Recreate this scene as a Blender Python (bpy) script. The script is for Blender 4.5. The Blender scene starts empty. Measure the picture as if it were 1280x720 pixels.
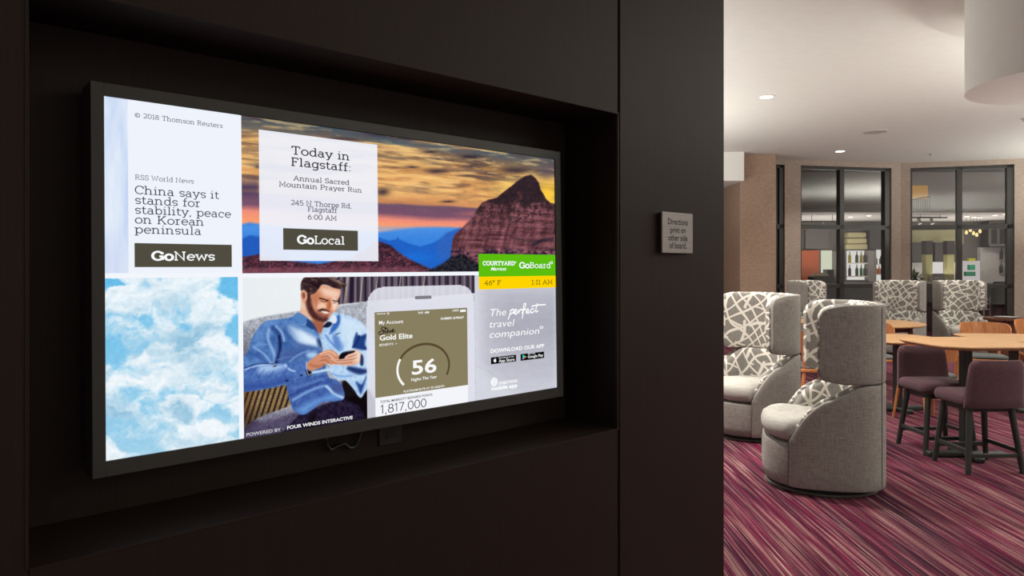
import bpy, bmesh, math, random
import numpy as np
from mathutils import Vector, Matrix
PI = math.pi
R = math.radians
random.seed(4)
C = bpy.context.scene.collection
sc = bpy.context.scene

# ------------------------------------------------------------------ camera, world, exposure
F, CY, EYE = 915.5, 332.6, 1.5              # focal length and horizon (for a 1280 x 720 frame), eye height
cam_d = bpy.data.cameras.new('camera')
cam = bpy.data.objects.new('camera', cam_d)
C.objects.link(cam)
cam.location = (0, 0, EYE)
cam.rotation_euler = (R(90), 0, 0)
cam_d.sensor_width = 36.0
cam_d.lens = 36.0 * F / 1280
cam_d.shift_y = -(360 - CY) / 1280
cam_d.clip_start = 0.02
sc.camera = cam
sc.view_settings.view_transform = 'Standard'
sc.view_settings.look = 'None'
sc.view_settings.exposure = 0.0
sc.view_settings.gamma = 1.0
sc.view_settings.use_curve_mapping = False

world = bpy.data.worlds.new('world')
sc.world = world
world.use_nodes = True
wb = world.node_tree.nodes['Background']
wb.inputs[0].default_value = (1.0, 0.90, 0.81, 1)
wb.inputs[1].default_value = 0.40


def lamp(name, kind, loc, energy, color=(1, 0.90, 0.78), size=0.1, aim=None, spot=None, blend=0.6, size_y=None):
    d = bpy.data.lights.new(name, kind)
    d.energy = energy
    d.color = color
    if kind == 'AREA':
        d.size = size
        if size_y:
            d.shape = 'RECTANGLE'
            d.size_y = size_y
    else:
        d.shadow_soft_size = size
    if kind == 'SPOT':
        d.spot_size = R(spot or 100)
        d.spot_blend = blend
    o = bpy.data.objects.new(name, d)
    C.objects.link(o)
    o.location = loc
    if aim is not None:
        o.rotation_euler = (Vector(aim) - Vector(loc)).to_track_quat('-Z', 'Y').to_euler()
    return o


CEIL = 3.6
# downlights set flush in the lounge ceiling (spot lamps, most with no fixture built)
for x, y, e in ((3.2, 9.05, 110), (6.0, 13.3, 150), (0.9, 5.7, 520), (1.5, 7.6, 300), (5.2, 5.6, 80), (3.3, 6.3, 170),
                (5.4, 9.3, 110), (8.2, 11.6, 150), (7.6, 8.0, 90), (4.2, 11.9, 130), (2.4, 3.0, 30)):
    lamp('downlight_lamp', 'SPOT', (x, y, CEIL - 0.03), e, (1, 0.93, 0.84), size=0.09, aim=(x, y, 0), spot=112, blend=0.75)
# added area lamps, no real fixture, lifting the ceiling and drums; out of view
for x, y, e in ((7.2, 5.3, 390), (12.0, 11.0, 520), (-0.8, 7.8, 215), (0.6, 11.0, 230), (7.2, 1.6, 400)):
    lamp('ceiling_fill', 'AREA', (x, y, 1.8), e, (0.92, 0.95, 0.88), 3.2, aim=(x, y, 9))
# bar room behind the windows
lamp('bar_lamp', 'AREA', (8.6, 18.0, 2.7), 40, (1, 0.95, 0.86), 3.0, aim=(8.6, 18.6, 0), size_y=1.0)
lamp('bar_lamp', 'AREA', (12.0, 18.4, 2.7), 42, (1, 0.95, 0.86), 3.0, aim=(12.0, 19.0, 0), size_y=1.0)
for x in (8.0, 11.5):
    lamp('bar_ceiling_fill', 'AREA', (x, 18.4, 1.3), 34, (1, 0.96, 0.9), 2.0, aim=(x, 18.4, 5))  # added to brighten the bar ceiling, no such fixture there
lamp('bar_bulkhead_lamp', 'AREA', (9.5, 15.75, 3.5), 8, (1, 0.95, 0.9), 4.0, aim=(9.5, 16.6, 3.1), size_y=0.15)


# ------------------------------------------------------------------ photo geometry helpers
def X(px, d): return (px - 640) / F * d
def Z(py, d): return EYE - (py - CY) / F * d
def D(py, z=0.0): return F * (EYE - z) / (py - CY)
def FL(px, py, z=0.0):
    d = D(py, z)
    return Vector((X(px, d), d, z))


def lin(c):
    return tuple(((v / 255) / 12.92 if v / 255 <= 0.04045 else ((v / 255 + 0.055) / 1.055) ** 2.4) for v in c)


# ------------------------------------------------------------------ materials
MATS = {}


def new_mat(name):
    m = bpy.data.materials.new(name)
    m.use_nodes = True
    nt = m.node_tree
    return m, nt, nt.nodes['Principled BSDF'], nt.nodes['Material Output']


def N(nt, typ, **kw):
    n = nt.nodes.new(typ)
    for k, v in kw.items():
        setattr(n, k, v)
    return n


def mapping(nt, scale, rot=(0, 0, 0), coord='Object'):
    tc = N(nt, 'ShaderNodeTexCoord')
    mp = N(nt, 'ShaderNodeMapping')
    mp.inputs['Scale'].default_value = scale
    mp.inputs['Rotation'].default_value = rot
    nt.links.new(tc.outputs[coord], mp.inputs['Vector'])
    return mp.outputs['Vector']


def noise(nt, vec, scale=1.0, detail=3, rough=0.55, dist=0.0):
    n = N(nt, 'ShaderNodeTexNoise')
    n.inputs['Scale'].default_value = scale
    n.inputs['Detail'].default_value = detail
    n.inputs['Roughness'].default_value = rough
    n.inputs['Distortion'].default_value = dist
    nt.links.new(vec, n.inputs['Vector'])
    return n.outputs['Fac']


def ramp(nt, fac, stops, interp='LINEAR'):
    r = N(nt, 'ShaderNodeValToRGB')
    r.color_ramp.interpolation = interp
    els = r.color_ramp.elements
    while len(els) > 1:
        els.remove(els[-1])
    els[0].position = stops[0][0]
    els[0].color = (*stops[0][1], 1)
    for p, c in stops[1:]:
        e = els.new(p)
        e.color = (*c, 1)
    nt.links.new(fac, r.inputs['Fac'])
    return r.outputs['Color']


def mixc(nt, a, b, fac, mode='MIX'):
    m = N(nt, 'ShaderNodeMix', data_type='RGBA', blend_type=mode)
    for sock, val in ((m.inputs[6], a), (m.inputs[7], b)):
        if isinstance(val, tuple):
            sock.default_value = (*val, 1)
        else:
            nt.links.new(val, sock)
    if isinstance(fac, float):
        m.inputs[0].default_value = fac
    else:
        nt.links.new(fac, m.inputs[0])
    return m.outputs[2]


def bump(nt, bsdf, fac, strength=0.2, dist=0.002):
    b = N(nt, 'ShaderNodeBump')
    b.inputs['Strength'].default_value = strength
    b.inputs['Distance'].default_value = dist
    nt.links.new(fac, b.inputs['Height'])
    nt.links.new(b.outputs['Normal'], bsdf.inputs['Normal'])


def plain(name, col, rough=0.5, metal=0.0, spec=0.5, var=0.12, scale=(30, 30, 30)):
    """a solid colour with a faint mottled variation"""
    if name in MATS:
        return MATS[name]
    m, nt, b, _ = new_mat(name)
    f = noise(nt, mapping(nt, scale), 1.0, 3)
    c0 = tuple(v * (1 - var) for v in col)
    c1 = tuple(min(1, v * (1 + var)) for v in col)
    nt.links.new(ramp(nt, f, [(0.3, c0), (0.7, c1)]), b.inputs['Base Color'])
    b.inputs['Roughness'].default_value = rough
    b.inputs['Metallic'].default_value = metal
    b.inputs['Specular IOR Level'].default_value = spec
    MATS[name] = m
    return m


def emit(name, srgb, strength=1.0):
    if name in MATS:
        return MATS[name]
    m, nt, b, out = new_mat(name)
    nt.nodes.remove(b)
    e = N(nt, 'ShaderNodeEmission')
    e.inputs['Color'].default_value = (*lin(srgb), 1)
    e.inputs['Strength'].default_value = strength
    nt.links.new(e.outputs[0], out.inputs[0])
    MATS[name] = m
    return m


def attr_emit():
    m, nt, b, out = new_mat('screen_picture')
    nt.nodes.remove(b)
    a = N(nt, 'ShaderNodeAttribute', attribute_name='picture')
    e = N(nt, 'ShaderNodeEmission')
    nt.links.new(a.outputs['Color'], e.inputs['Color'])
    nt.links.new(e.outputs[0], out.inputs[0])
    return m


def wood(name, c0, c1, rough=0.4, scale=(60, 60, 3), spec=0.4):
    m, nt, b, _ = new_mat(name)
    f = noise(nt, mapping(nt, scale), 1.0, 4, 0.6, 0.3)
    f2 = noise(nt, mapping(nt, tuple(s * 5 for s in scale)), 1.0, 2)
    col = ramp(nt, f, [(0.3, c0), (0.7, c1)])
    col = mixc(nt, col, ramp(nt, f2, [(0.35, (0.75, 0.75, 0.75)), (0.65, (1, 1, 1))]), 0.6, 'MULTIPLY')
    nt.links.new(col, b.inputs['Base Color'])
    b.inputs['Roughness'].default_value = rough
    b.inputs['Specular IOR Level'].default_value = spec
    bump(nt, b, f2, 0.06, 0.001)
    return m


def weave(name, c0, c1, rough=0.9, s=260):
    """woven upholstery: crossing fine streaks"""
    m, nt, b, _ = new_mat(name)
    a = noise(nt, mapping(nt, (s, s, s * 0.08)), 1.0, 2)
    c = noise(nt, mapping(nt, (s * 0.08, s * 0.08, s)), 1.0, 2)
    mx = N(nt, 'ShaderNodeMath', operation='ADD')
    nt.links.new(a, mx.inputs[0]); nt.links.new(c, mx.inputs[1])
    hf = N(nt, 'ShaderNodeMath', operation='MULTIPLY')
    nt.links.new(mx.outputs[0], hf.inputs[0]); hf.inputs[1].default_value = 0.5
    nt.links.new(ramp(nt, hf.outputs[0], [(0.36, c0), (0.64, c1)]), b.inputs['Base Color'])
    b.inputs['Roughness'].default_value = rough
    b.inputs['Specular IOR Level'].default_value = 0.15
    b.inputs['Sheen Weight'].default_value = 0.1
    bump(nt, b, hf.outputs[0], 0.25, 0.0015)
    return m


def lattice_fabric(name, ground0, ground1, line):
    """grey patches cut by an off-white lattice of crossing straight bands, laid along the cloth"""
    m, nt, b, _ = new_mat(name)
    at = N(nt, 'ShaderNodeAttribute', attribute_name='cloth')
    uv = at.outputs['Vector']
    lines = None
    for k, (ang, frq, wd, seed) in enumerate(((58, 8.8, 0.072, 0.0), (-38, 8.2, 0.070, 3.7), (100, 6.8, 0.056, 8.1), (14, 4.6, 0.055, 5.3))):
        rot = N(nt, 'ShaderNodeMapping')
        rot.inputs['Rotation'].default_value = (0, 0, R(ang))
        rot.inputs['Location'].default_value = (seed, seed * 0.7, 0)
        nt.links.new(uv, rot.inputs['Vector'])
        nz = N(nt, 'ShaderNodeTexNoise'); nz.inputs['Scale'].default_value = 3.2; nz.inputs['Detail'].default_value = 0
        nt.links.new(rot.outputs[0], nz.inputs['Vector'])
        sep = N(nt, 'ShaderNodeSeparateXYZ'); nt.links.new(rot.outputs[0], sep.inputs[0])
        ma = N(nt, 'ShaderNodeMath', operation='MULTIPLY_ADD')
        nt.links.new(nz.outputs['Fac'], ma.inputs[0]); ma.inputs[1].default_value = 0.16; nt.links.new(sep.outputs[0], ma.inputs[2])
        v = N(nt, 'ShaderNodeTexVoronoi', voronoi_dimensions='1D', feature='DISTANCE_TO_EDGE')
        v.inputs['Scale'].default_value = frq
        v.inputs['Randomness'].default_value = 0.75
        nt.links.new(ma.outputs[0], v.inputs['W'])
        l = ramp(nt, v.outputs['Distance'], [(wd, (1, 1, 1)), (wd + 0.022, (0, 0, 0))])
        if k >= 2:   # these bands come and go
            gz = N(nt, 'ShaderNodeTexNoise'); gz.inputs['Scale'].default_value = 7.0; gz.inputs['Detail'].default_value = 0
            nt.links.new(rot.outputs[0], gz.inputs['Vector'])
            l = mixc(nt, l, ramp(nt, gz.outputs['Fac'], [(0.47, (0, 0, 0)), (0.49, (1, 1, 1))]), 1.0, 'MULTIPLY')
        lines = l if lines is None else mixc(nt, lines, l, 1.0, 'LIGHTEN')
    g = ramp(nt, noise(nt, mapping(nt, (280, 280, 30)), 1.0, 2), [(0.35, ground0), (0.65, ground1)])
    nt.links.new(mixc(nt, g, line, lines), b.inputs['Base Color'])
    b.inputs['Roughness'].default_value = 0.9
    b.inputs['Specular IOR Level'].default_value = 0.15
    return m


def carpet():
    m, nt, b, _ = new_mat('striped_carpet')
    rot = (0, 0, R(-3.2))
    a = noise(nt, mapping(nt, (84, 0.85, 1), rot), 1.0, 3, 0.6)
    h = noise(nt, mapping(nt, (140, 1.1, 7), rot), 1.0, 2, 0.55)
    d = noise(nt, mapping(nt, (150, 1.0, 3), rot), 1.0, 2, 0.55)
    broad = noise(nt, mapping(nt, (3.0, 0.5, 1), rot), 1.0, 3, 0.6)
    grain = noise(nt, mapping(nt, (240, 50, 1), rot), 1.0, 2)
    col = ramp(nt, a, [(0.34, lin((46, 22, 42))), (0.41, lin((92, 26, 54))), (0.47, lin((126, 30, 66))),
                       (0.52, lin((98, 46, 68))), (0.57, lin((142, 68, 90))), (0.62, lin((158, 114, 114))), (0.68, lin((104, 80, 88)))])
    col = mixc(nt, col, lin((182, 160, 148)), ramp(nt, h, [(0.58, (0, 0, 0)), (0.65, (0.9, 0.9, 0.9))]))
    col = mixc(nt, col, lin((38, 22, 36)), ramp(nt, d, [(0.36, (0.9, 0.9, 0.9)), (0.43, (0, 0, 0))]))
    mid = noise(nt, mapping(nt, (24, 0.6, 5), rot), 1.0, 2, 0.55)
    col = mixc(nt, col, lin((52, 24, 44)), ramp(nt, mid, [(0.36, (0.85, 0.85, 0.85)), (0.48, (0, 0, 0))]))
    col = mixc(nt, col, lin((164, 128, 122)), ramp(nt, mid, [(0.57, (0, 0, 0)), (0.68, (0.6, 0.6, 0.6))]))
    br = ramp(nt, broad, [(0.34, (0.36, 0.33, 0.40)), (0.5, (0.70, 0.67, 0.70)), (0.66, (1.05, 1.05, 1.03))])
    col = mixc(nt, col, br, 0.8, 'MULTIPLY')
    gr = ramp(nt, grain, [(0.3, (0.62, 0.62, 0.62)), (0.7, (1.12, 1.12, 1.12))])
    col = mixc(nt, col, gr, 0.85, 'MULTIPLY')
    nt.links.new(col, b.inputs['Base Color'])
    b.inputs['Roughness'].default_value = 0.95
    b.inputs['Specular IOR Level'].default_value = 0.1
    bump(nt, b, grain, 0.3, 0.003)
    return m


def glass(name, tint=(0.93, 0.92, 0.91), refl=0.06):
    m, nt, b, out = new_mat(name)
    nt.nodes.remove(b)
    t = N(nt, 'ShaderNodeBsdfTransparent'); t.inputs[0].default_value = (*tint, 1)
    g = N(nt, 'ShaderNodeBsdfGlossy'); g.inputs['Roughness'].default_value = 0.01
    fr = N(nt, 'ShaderNodeFresnel'); fr.inputs['IOR'].default_value = 1.5
    mx = N(nt, 'ShaderNodeMixShader')
    nt.links.new(fr.outputs[0], mx.inputs[0])
    nt.links.new(t.outputs[0], mx.inputs[1]); nt.links.new(g.outputs[0], mx.inputs[2])
    nt.links.new(mx.outputs[0], out.inputs[0])
    return m


M_ESP = wood('espresso_veneer', (0.0275, 0.0165, 0.0125), (0.033, 0.0205, 0.0160), 0.5, (90, 90, 3), 0.18)
M_CARPET = carpet()
M_CEIL = plain('ceiling_paint', (0.66, 0.635, 0.60), 0.9, var=0.02, scale=(8, 8, 8))
M_WHITE = plain('soffit_paint', (0.80, 0.78, 0.75), 0.9, var=0.02)
M_GREY = weave('grey_upholstery', (0.20, 0.187, 0.17), (0.36, 0.34, 0.315))
M_GREY_LIT = weave('top_lit_grey_upholstery', (0.34, 0.33, 0.305), (0.48, 0.465, 0.435))  # same grey cloth, overhead light on the seat put into a paler colour
M_PAT = lattice_fabric('lattice_upholstery', (0.21, 0.20, 0.185), (0.32, 0.305, 0.285), (0.82, 0.785, 0.725))
M_PLUM = weave('plum_upholstery', (0.085, 0.043, 0.052), (0.125, 0.066, 0.078))
M_LEG = plain('dark_green_stain', (0.022, 0.026, 0.024), 0.45)
M_OAK = wood('oak_tabletop', lin((178, 134, 92)), lin((206, 164, 120)), 0.4, (5, 60, 60))
M_OAKEDGE = wood('oak_edge', lin((120, 72, 40)), lin((150, 96, 58)), 0.4, (10, 10, 60))
M_CHAIRWOOD = wood('orange_plywood', lin((168, 102, 58)), lin((202, 136, 88)), 0.35, (40, 40, 6))
M_WALNUT = wood('brown_walnut', lin((76, 42, 26)), lin((104, 60, 38)), 0.4)
M_PAD = weave('slate_upholstery', (0.075, 0.085, 0.085), (0.12, 0.13, 0.13))
M_BLACK = plain('black_metal', (0.012, 0.012, 0.012), 0.4)
M_BEZEL = plain('tv_bezel', (0.050, 0.048, 0.043), 0.45, var=0.05)
M_FRAME = plain('dark_window_frame', (0.030, 0.027, 0.025), 0.35)
M_PLATE = plain('dark_plastic', (0.02, 0.016, 0.014), 0.4)
M_STEEL = plain('brushed_metal', (0.45, 0.44, 0.43), 0.35, 0.7)
M_BARDARK = plain('bar_dark_panel', (0.035, 0.032, 0.032), 0.5)
M_BARGREY = plain('bar_grey_paint', (0.13, 0.12, 0.115), 0.7)
M_CREAM = plain('bar_cream_paint', lin((160, 156, 124)), 0.8)


def wallpaper(name, c0, c1):
    m, nt, b, _ = new_mat(name)
    f = noise(nt, mapping(nt, (14, 14, 95)), 1.0, 3)
    nt.links.new(ramp(nt, f, [(0.35, c0), (0.65, c1)]), b.inputs['Base Color'])
    b.inputs['Roughness'].default_value = 0.85
    return m


M_PAPER = wallpaper('woven_wallpaper', lin((148, 122, 104)), lin((170, 144, 126)))
M_PAPER2 = wallpaper('pale_woven_wallpaper', lin((150, 134, 122)), lin((172, 156, 144)))
M_GLASS = glass('window_glass')
M_PIC = attr_emit()


# ------------------------------------------------------------------ mesh helpers
class MB:
    def __init__(s):
        s.v = []; s.f = []; s.uv = None

    def add(s, verts, faces, mat=None):
        o = len(s.v)
        s.v += [tuple((mat @ Vector(v)) if mat else v) for v in verts]
        s.f += [tuple(i + o for i in f) for f in faces]
        return s

    def box(s, x0, x1, y0, y1, z0, z1, mat=None):
        v = [(x, y, z) for z in (z0, z1) for y in (y0, y1) for x in (x0, x1)]
        return s.add(v, [(0, 2, 3, 1), (4, 5, 7, 6), (0, 1, 5, 4), (2, 6, 7, 3), (0, 4, 6, 2), (1, 3, 7, 5)], mat)

    def cyl(s, p0, p1, r0, r1=None, n=16, sq=None):
        p0, p1 = Vector(p0), Vector(p1)
        r1 = r0 if r1 is None else r1
        q = (p1 - p0).to_track_quat('Z', 'Y')
        v = []
        for p, r in ((p0, r0), (p1, r1)):
            for k in range(n):
                a = 2 * PI * k / n
                v.append(p + q @ Vector((r * math.cos(a), r * math.sin(a), 0)))
        f = [(k, (k + 1) % n, n + (k + 1) % n, n + k) for k in range(n)]
        f += [tuple(range(n - 1, -1, -1)), tuple(range(n, 2 * n))]
        return s.add([tuple(p) for p in v], f)

    def bar(s, p0, p1, w, h, up=(0, 0, 1)):
        """rectangular bar from p0 to p1"""
        p0, p1 = Vector(p0), Vector(p1)
        d = (p1 - p0).normalized()
        side = d.cross(Vector(up))
        side = side.normalized() if side.length > 1e-6 else Vector((1, 0, 0))
        u = side.cross(d).normalized()
        v = []
        for p in (p0, p1):
            for a, b in ((-1, -1), (1, -1), (1, 1), (-1, 1)):
                v.append(tuple(p + side * a * w / 2 + u * b * h / 2))
        return s.add(v, [(0, 3, 2, 1), (4, 5, 6, 7), (0, 1, 5, 4), (1, 2, 6, 5), (2, 3, 7, 6), (3, 0, 4, 7)])

    def lathe(s, prof, n=32, center=(0, 0, 0), caps=True):
        cx, cy, cz = center
        v = []; f = []
        for r, z in prof:
            for k in range(n):
                a = 2 * PI * k / n
                v.append((cx + r * math.cos(a), cy + r * math.sin(a), cz + z))
        m = len(prof)
        for i in range(m - 1):
            for k in range(n):
                f.append((i * n + k, i * n + (k + 1) % n, (i + 1) * n + (k + 1) % n, (i + 1) * n + k))
        if caps:
            f.append(tuple(range(n - 1, -1, -1)))
            f.append(tuple(range((m - 1) * n, m * n)))
        return s.add(v, f)

    def loops(s, rings, closed=True, caps=True):
        """skin a list of equal-length closed rings"""
        n = len(rings[0]); v = [p for r in rings for p in r]; f = []
        for i in range(len(rings) - 1):
            for k in range(n):
                f.append((i * n + k, i * n + (k + 1) % n, (i + 1) * n + (k + 1) % n, (i + 1) * n + k))
        if caps:
            f.append(tuple(range(n - 1, -1, -1)))
            f.append(tuple(range((len(rings) - 1) * n, len(rings) * n)))
        return s.add(v, f)

    def tube(s, path, r, n=8):
        path = [Vector(p) for p in path]
        rings = []
        for i, p in enumerate(path):
            d = (path[min(i + 1, len(path) - 1)] - path[max(i - 1, 0)]).normalized()
            q = d.to_track_quat('Z', 'Y')
            rings.append([tuple(p + q @ Vector((r * math.cos(2 * PI * k / n), r * math.sin(2 * PI * k / n), 0))) for k in range(n)])
        return s.loops(rings)

    def build(s, name, m, parent=None, smooth=35, bevel=0, seg=2):
        me = bpy.data.meshes.new(name)
        me.from_pydata(s.v, [], s.f)
        if s.uv:
            me.attributes.new('cloth', 'FLOAT_VECTOR', 'POINT').data.foreach_set('vector', [c for q in s.uv for c in (*q, 0.0)])
        me.validate()
        bm = bmesh.new(); bm.from_mesh(me)
        bmesh.ops.recalc_face_normals(bm, faces=bm.faces)
        bm.to_mesh(me); bm.free()
        if smooth:
            me.shade_smooth()
            me.set_sharp_from_angle(angle=R(smooth))
        me.materials.append(m)
        o = bpy.data.objects.new(name, me)
        C.objects.link(o)
        if parent:
            o.parent = parent
        if bevel:
            b = o.modifiers.new('bevel', 'BEVEL')
            b.width = bevel; b.segments = seg; b.limit_method = 'ANGLE'; b.angle_limit = R(40)
            b.harden_normals = False
        return o


def tag(o, label, cat, group=None, kind=None):
    if label: o['label'] = label
    if cat: o['category'] = cat
    if group: o['group'] = group
    if kind: o['kind'] = kind
    return o


def thing(name, loc=(0, 0, 0), rz=0, label=None, cat=None, group=None):
    o = bpy.data.objects.new(name, None)
    o.empty_display_size = 0.1
    C.objects.link(o)
    o.location = loc
    o.rotation_euler = (0, 0, rz)
    return tag(o, label, cat, group)


def struct(o):
    o['kind'] = 'structure'
    return o


def dup(root, loc=None, rz=None, label=None):
    r = root.copy(); C.objects.link(r)
    if loc is not None: r.location = loc
    if rz is not None: r.rotation_euler = (0, 0, rz)
    if label: r['label'] = label
    for ch in list(root.children):
        c = ch.copy(); C.objects.link(c); c.parent = r
        for g in list(ch.children):
            d = g.copy(); C.objects.link(d); d.parent = c
    return r


def rsquare(hw, hd, r, n=8, e=None):
    """rounded rectangle outline, counter-clockwise"""
    pts = []
    for cx, cy, a0 in ((hw - r, hd - r, 0), (-hw + r, hd - r, 90), (-hw + r, -hd + r, 180), (hw - r, -hd + r, 270)):
        for k in range(n + 1):
            a = R(a0 + 90 * k / n)
            pts.append((cx + r * math.cos(a), cy + r * math.sin(a)))
    return pts


def slab(prof_outline, layers):
    """layers: (inset scale, z) over outline"""
    mb = MB()
    mb.loops([[(x * s, y * s, z) for x, y in prof_outline] for s, z in layers])
    return mb


# ================================================================== SETTING
# ---- media wall: free-standing dark veneer board with a niche for the screen
WYAW, WP, T0, T1, NZ0, NZ1 = 0.7496, 1.3825, 0.2322, 1.7171, 1.0154, 1.9531
NICHE = 0.213
wv, nv = Vector((math.cos(WYAW), math.sin(WYAW), 0)), Vector((-math.sin(WYAW), math.cos(WYAW), 0))
u_end = (905 - 640) / F
s_end = WP / (Vector((u_end, 1, 0)).dot(nv))
TE = s_end * Vector((u_end, 1, 0)).dot(wv)
mb = MB()
TH = 0.5
mb.box(-1.6, T0, 0.0, TH, 0, CEIL)                         # left pier
mb.box(T0, T1, 0.0, TH, 0, NZ0 - 0.0)                      # panel under the niche
mb.box(T0, T1, 0.0, TH, NZ1, CEIL)                         # panel above the niche
mb.box(T0, T1, NICHE, TH, NZ0, NZ1)                        # niche back
mb.box(T1, T1 + 0.007, 0.0, TH, NZ0, NZ1)                  # thin lipping of the niche
mb.box(T1, T1 + 0.012, 0.006, TH, 0, CEIL)                 # shadow gap
mb.box(T1 + 0.011, TE, 0.0, TH, 0, CEIL)                   # right end panel
wall_left = struct(mb.build('wall_left', M_ESP, bevel=0.0018, smooth=0))
wall_left.location = nv * WP
wall_left.rotation_euler = (0, 0, WYAW)
# thin edge strips round the niche
mb = MB()
mb.box(T0, T1 + 0.007, -0.0015, 0.012, NZ0 - 0.004, NZ0 + 0.0005)
mb.box(T0, T1 + 0.007, -0.0015, 0.012, NZ1 - 0.0005, NZ1 + 0.004)
mb.box(T0 - 0.006, T0, -0.0015, 0.012, NZ0, NZ1)
trim = struct(mb.build('trim_1', M_ESP, bevel=0.0008, smooth=0))
trim.location = nv * WP; trim.rotation_euler = (0, 0, WYAW)

# ---- floor, ceiling
fl = struct(MB().box(-6, 16, -3, 23, -0.1, 0).build('floor', M_CARPET, smooth=0))
struct(MB().box(-6, 16, -3, 15.75, CEIL, CEIL + 0.15).build('ceiling', M_CEIL, smooth=0))

# two-tier round drum hanging under the ceiling
mb = MB().lathe([(1.94, 0), (1.94, 0.16)], 128, (4.61, 4.44, CEIL - 0.16))
struct(mb.build('ceiling_drum', M_CEIL, smooth=40))
mb = MB().lathe([(0.68, 0), (0.68, CEIL - 2.75)], 96, (3.90, 5.02, 2.75))
struct(mb.build('ceiling_drum', M_CEIL, smooth=40))

# ---- column with soffit at its left
CD = 13.7
cx0, cx1 = X(925, CD), X(970, CD)
struct(MB().box(cx0, cx1, CD, 16.0, 0, CEIL).build('column', M_PAPER, bevel=0.004))
sd = 13.45
struct(MB().box(cx0 - 3.0, cx0 - 0.002, sd, 17, Z(226, sd), CEIL).build('soffit', M_WHITE, bevel=0.004))
struct(MB().box(cx0 - 3.2, cx0, 16.0, 16.2, 0, CEIL).build('wall_back', M_PAPER))

# ---- curved window wall in facets
SEG = [(940, 14.25), (1126, 14.95), (1296, 14.20), (1500, 12.7)]
SEG = [Vector((X(p, d), d, 0)) for p, d in SEG]


def on_wall(px):
    u = (px - 640) / F
    for a, b in zip(SEG, SEG[1:]):
        t = (a.x - u * a.y) / ((a.x - b.x) - u * (a.y - b.y))
        if -1e-6 <= t <= 1 + 1e-6:
            return a.lerp(b, t)


def wallbox(mb, pa, pb, z0, z1, th=0.2, off=0.0):
    d = (pb - pa).normalized(); n = Vector((-d.y, d.x, 0))
    a, b = pa + n * off, pb + n * off
    v = []
    for z in (z0, z1):
        for p in (a, b, b + n * th, a + n * th):
            v.append((p.x, p.y, z))
    mb.add(v, [(0, 3, 2, 1), (4, 5, 6, 7), (0, 1, 5, 4), (1, 2, 6, 5), (2, 3, 7, 6), (3, 0, 4, 7)])


HEAD = Z(208.5, 14.7)
mb = MB()
for a, b in ((944, 970), (981, 1001), (1114.5, 1126), (1126, 1138), (1268, 1296)):
    wallbox(mb, on_wall(a), on_wall(b), 0, CEIL)
wallbox(mb, SEG[2], SEG[3], 0, CEIL)
for a, b in ((970, 981), (1001, 1114.5), (1138, 1268)):
    wallbox(mb, on_wall(a), on_wall(b), HEAD, CEIL)
struct(mb.build('wall_window', M_PAPER2, smooth=0))


def window(name, pa, pb, mull, side=0.06, heavy=0.0):
    a, b = on_wall(pa), on_wall(pb)
    L = (b - a).length
    rot = Matrix.Translation(a) @ Matrix.Rotation(math.atan2(b.y - a.y, b.x - a.x), 4, 'Z')
    mb = MB()
    zt, zs = Z(284, 14.7), Z(357.5, 14.7)
    y0, y1 = 0.03, 0.15
    bx = lambda x0, x1, z0, z1: mb.box(x0, x1, y0, y1, z0, z1, rot)
    bx(0, side * 0.5, 0, HEAD); bx(L - side - heavy, L, 0, HEAD)
    bx(0, L, HEAD - 0.06, HEAD); bx(0, L, 0, 0.08)
    if mull is not None:
        m = (on_wall(mull) - a).length
        bx(m - 0.05, m + 0.05, 0, HEAD)
    bx(0, L, zt - 0.045, zt + 0.045); bx(0, L, zs - 0.04, zs + 0.04)
    w = struct(mb.build(name, M_FRAME, smooth=0, bevel=0.004))
    g = MB().box(0.01, L - 0.01, 0.085, 0.093, 0.02, HEAD - 0.01, rot).build('glass_pane', M_GLASS, w, smooth=0)
    return w


window('window_1', 970, 981, None, 0.10)
window('window_2', 1001, 1114.5, 1054, 0.08, 0.05)
window('window_3', 1138, 1268, 1200, 0.08, 0.04)

# ---- bar room beyond the glass
BK = 20.0
struct(MB().box(4.5, 15.8, BK, BK + 0.2, 0, 3.4).build('wall_bar', M_BARGREY, smooth=0))
BH = 16.5
struct(MB().box(4.5, 15.8, BH, BH + 0.15, 2.72, CEIL + 0.3).build('bulkhead_bar', plain('bulkhead_paint', (0.20, 0.185, 0.175), 0.8, var=0.04), smooth=0))
struct(MB().box(4.5, 15.8, 14.9, BK, 3.62, 3.72).build('ceiling_upper', M_BARGREY, smooth=0))
struct(MB().box(4.5, 15.8, BH + 0.15, BK, 2.72, 2.8).build('ceiling_bar', M_WHITE, smooth=0))


# ================================================================== TELEVISION
TVY, TVT, TVR = 0.7462, -0.0168, -0.0008
TVC = Vector((-0.3145, 1.7708, 1.4783))
TVM = Matrix.Translation(TVC) @ Matrix.Rotation(TVY, 4, 'Z') @ Matrix.Rotation(TVT, 4, 'X') @ Matrix.Rotation(TVR, 4, 'Y')
TVI = TVM.inverted()
SW, SH = 1.209, 0.680
tv = bpy.data.objects.new('television', None)
C.objects.link(tv)
tv.matrix_world = TVM
tag(tv, 'large wall-mounted flat television with a lit multi-tile display in the dark veneer niche', 'television')
TV_TRI = TVM.to_3x3()


def tl(px, py):
    """screen-plane coordinates of a point of the photograph"""
    o = TVI @ Vector((0, 0, EYE)); d = TVI.to_3x3() @ Vector(((px - 640) / F, 1, (CY - py) / F))
    t = -o.y / d.y
    return (o.x + d.x * t, o.z + d.z * t)


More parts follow.
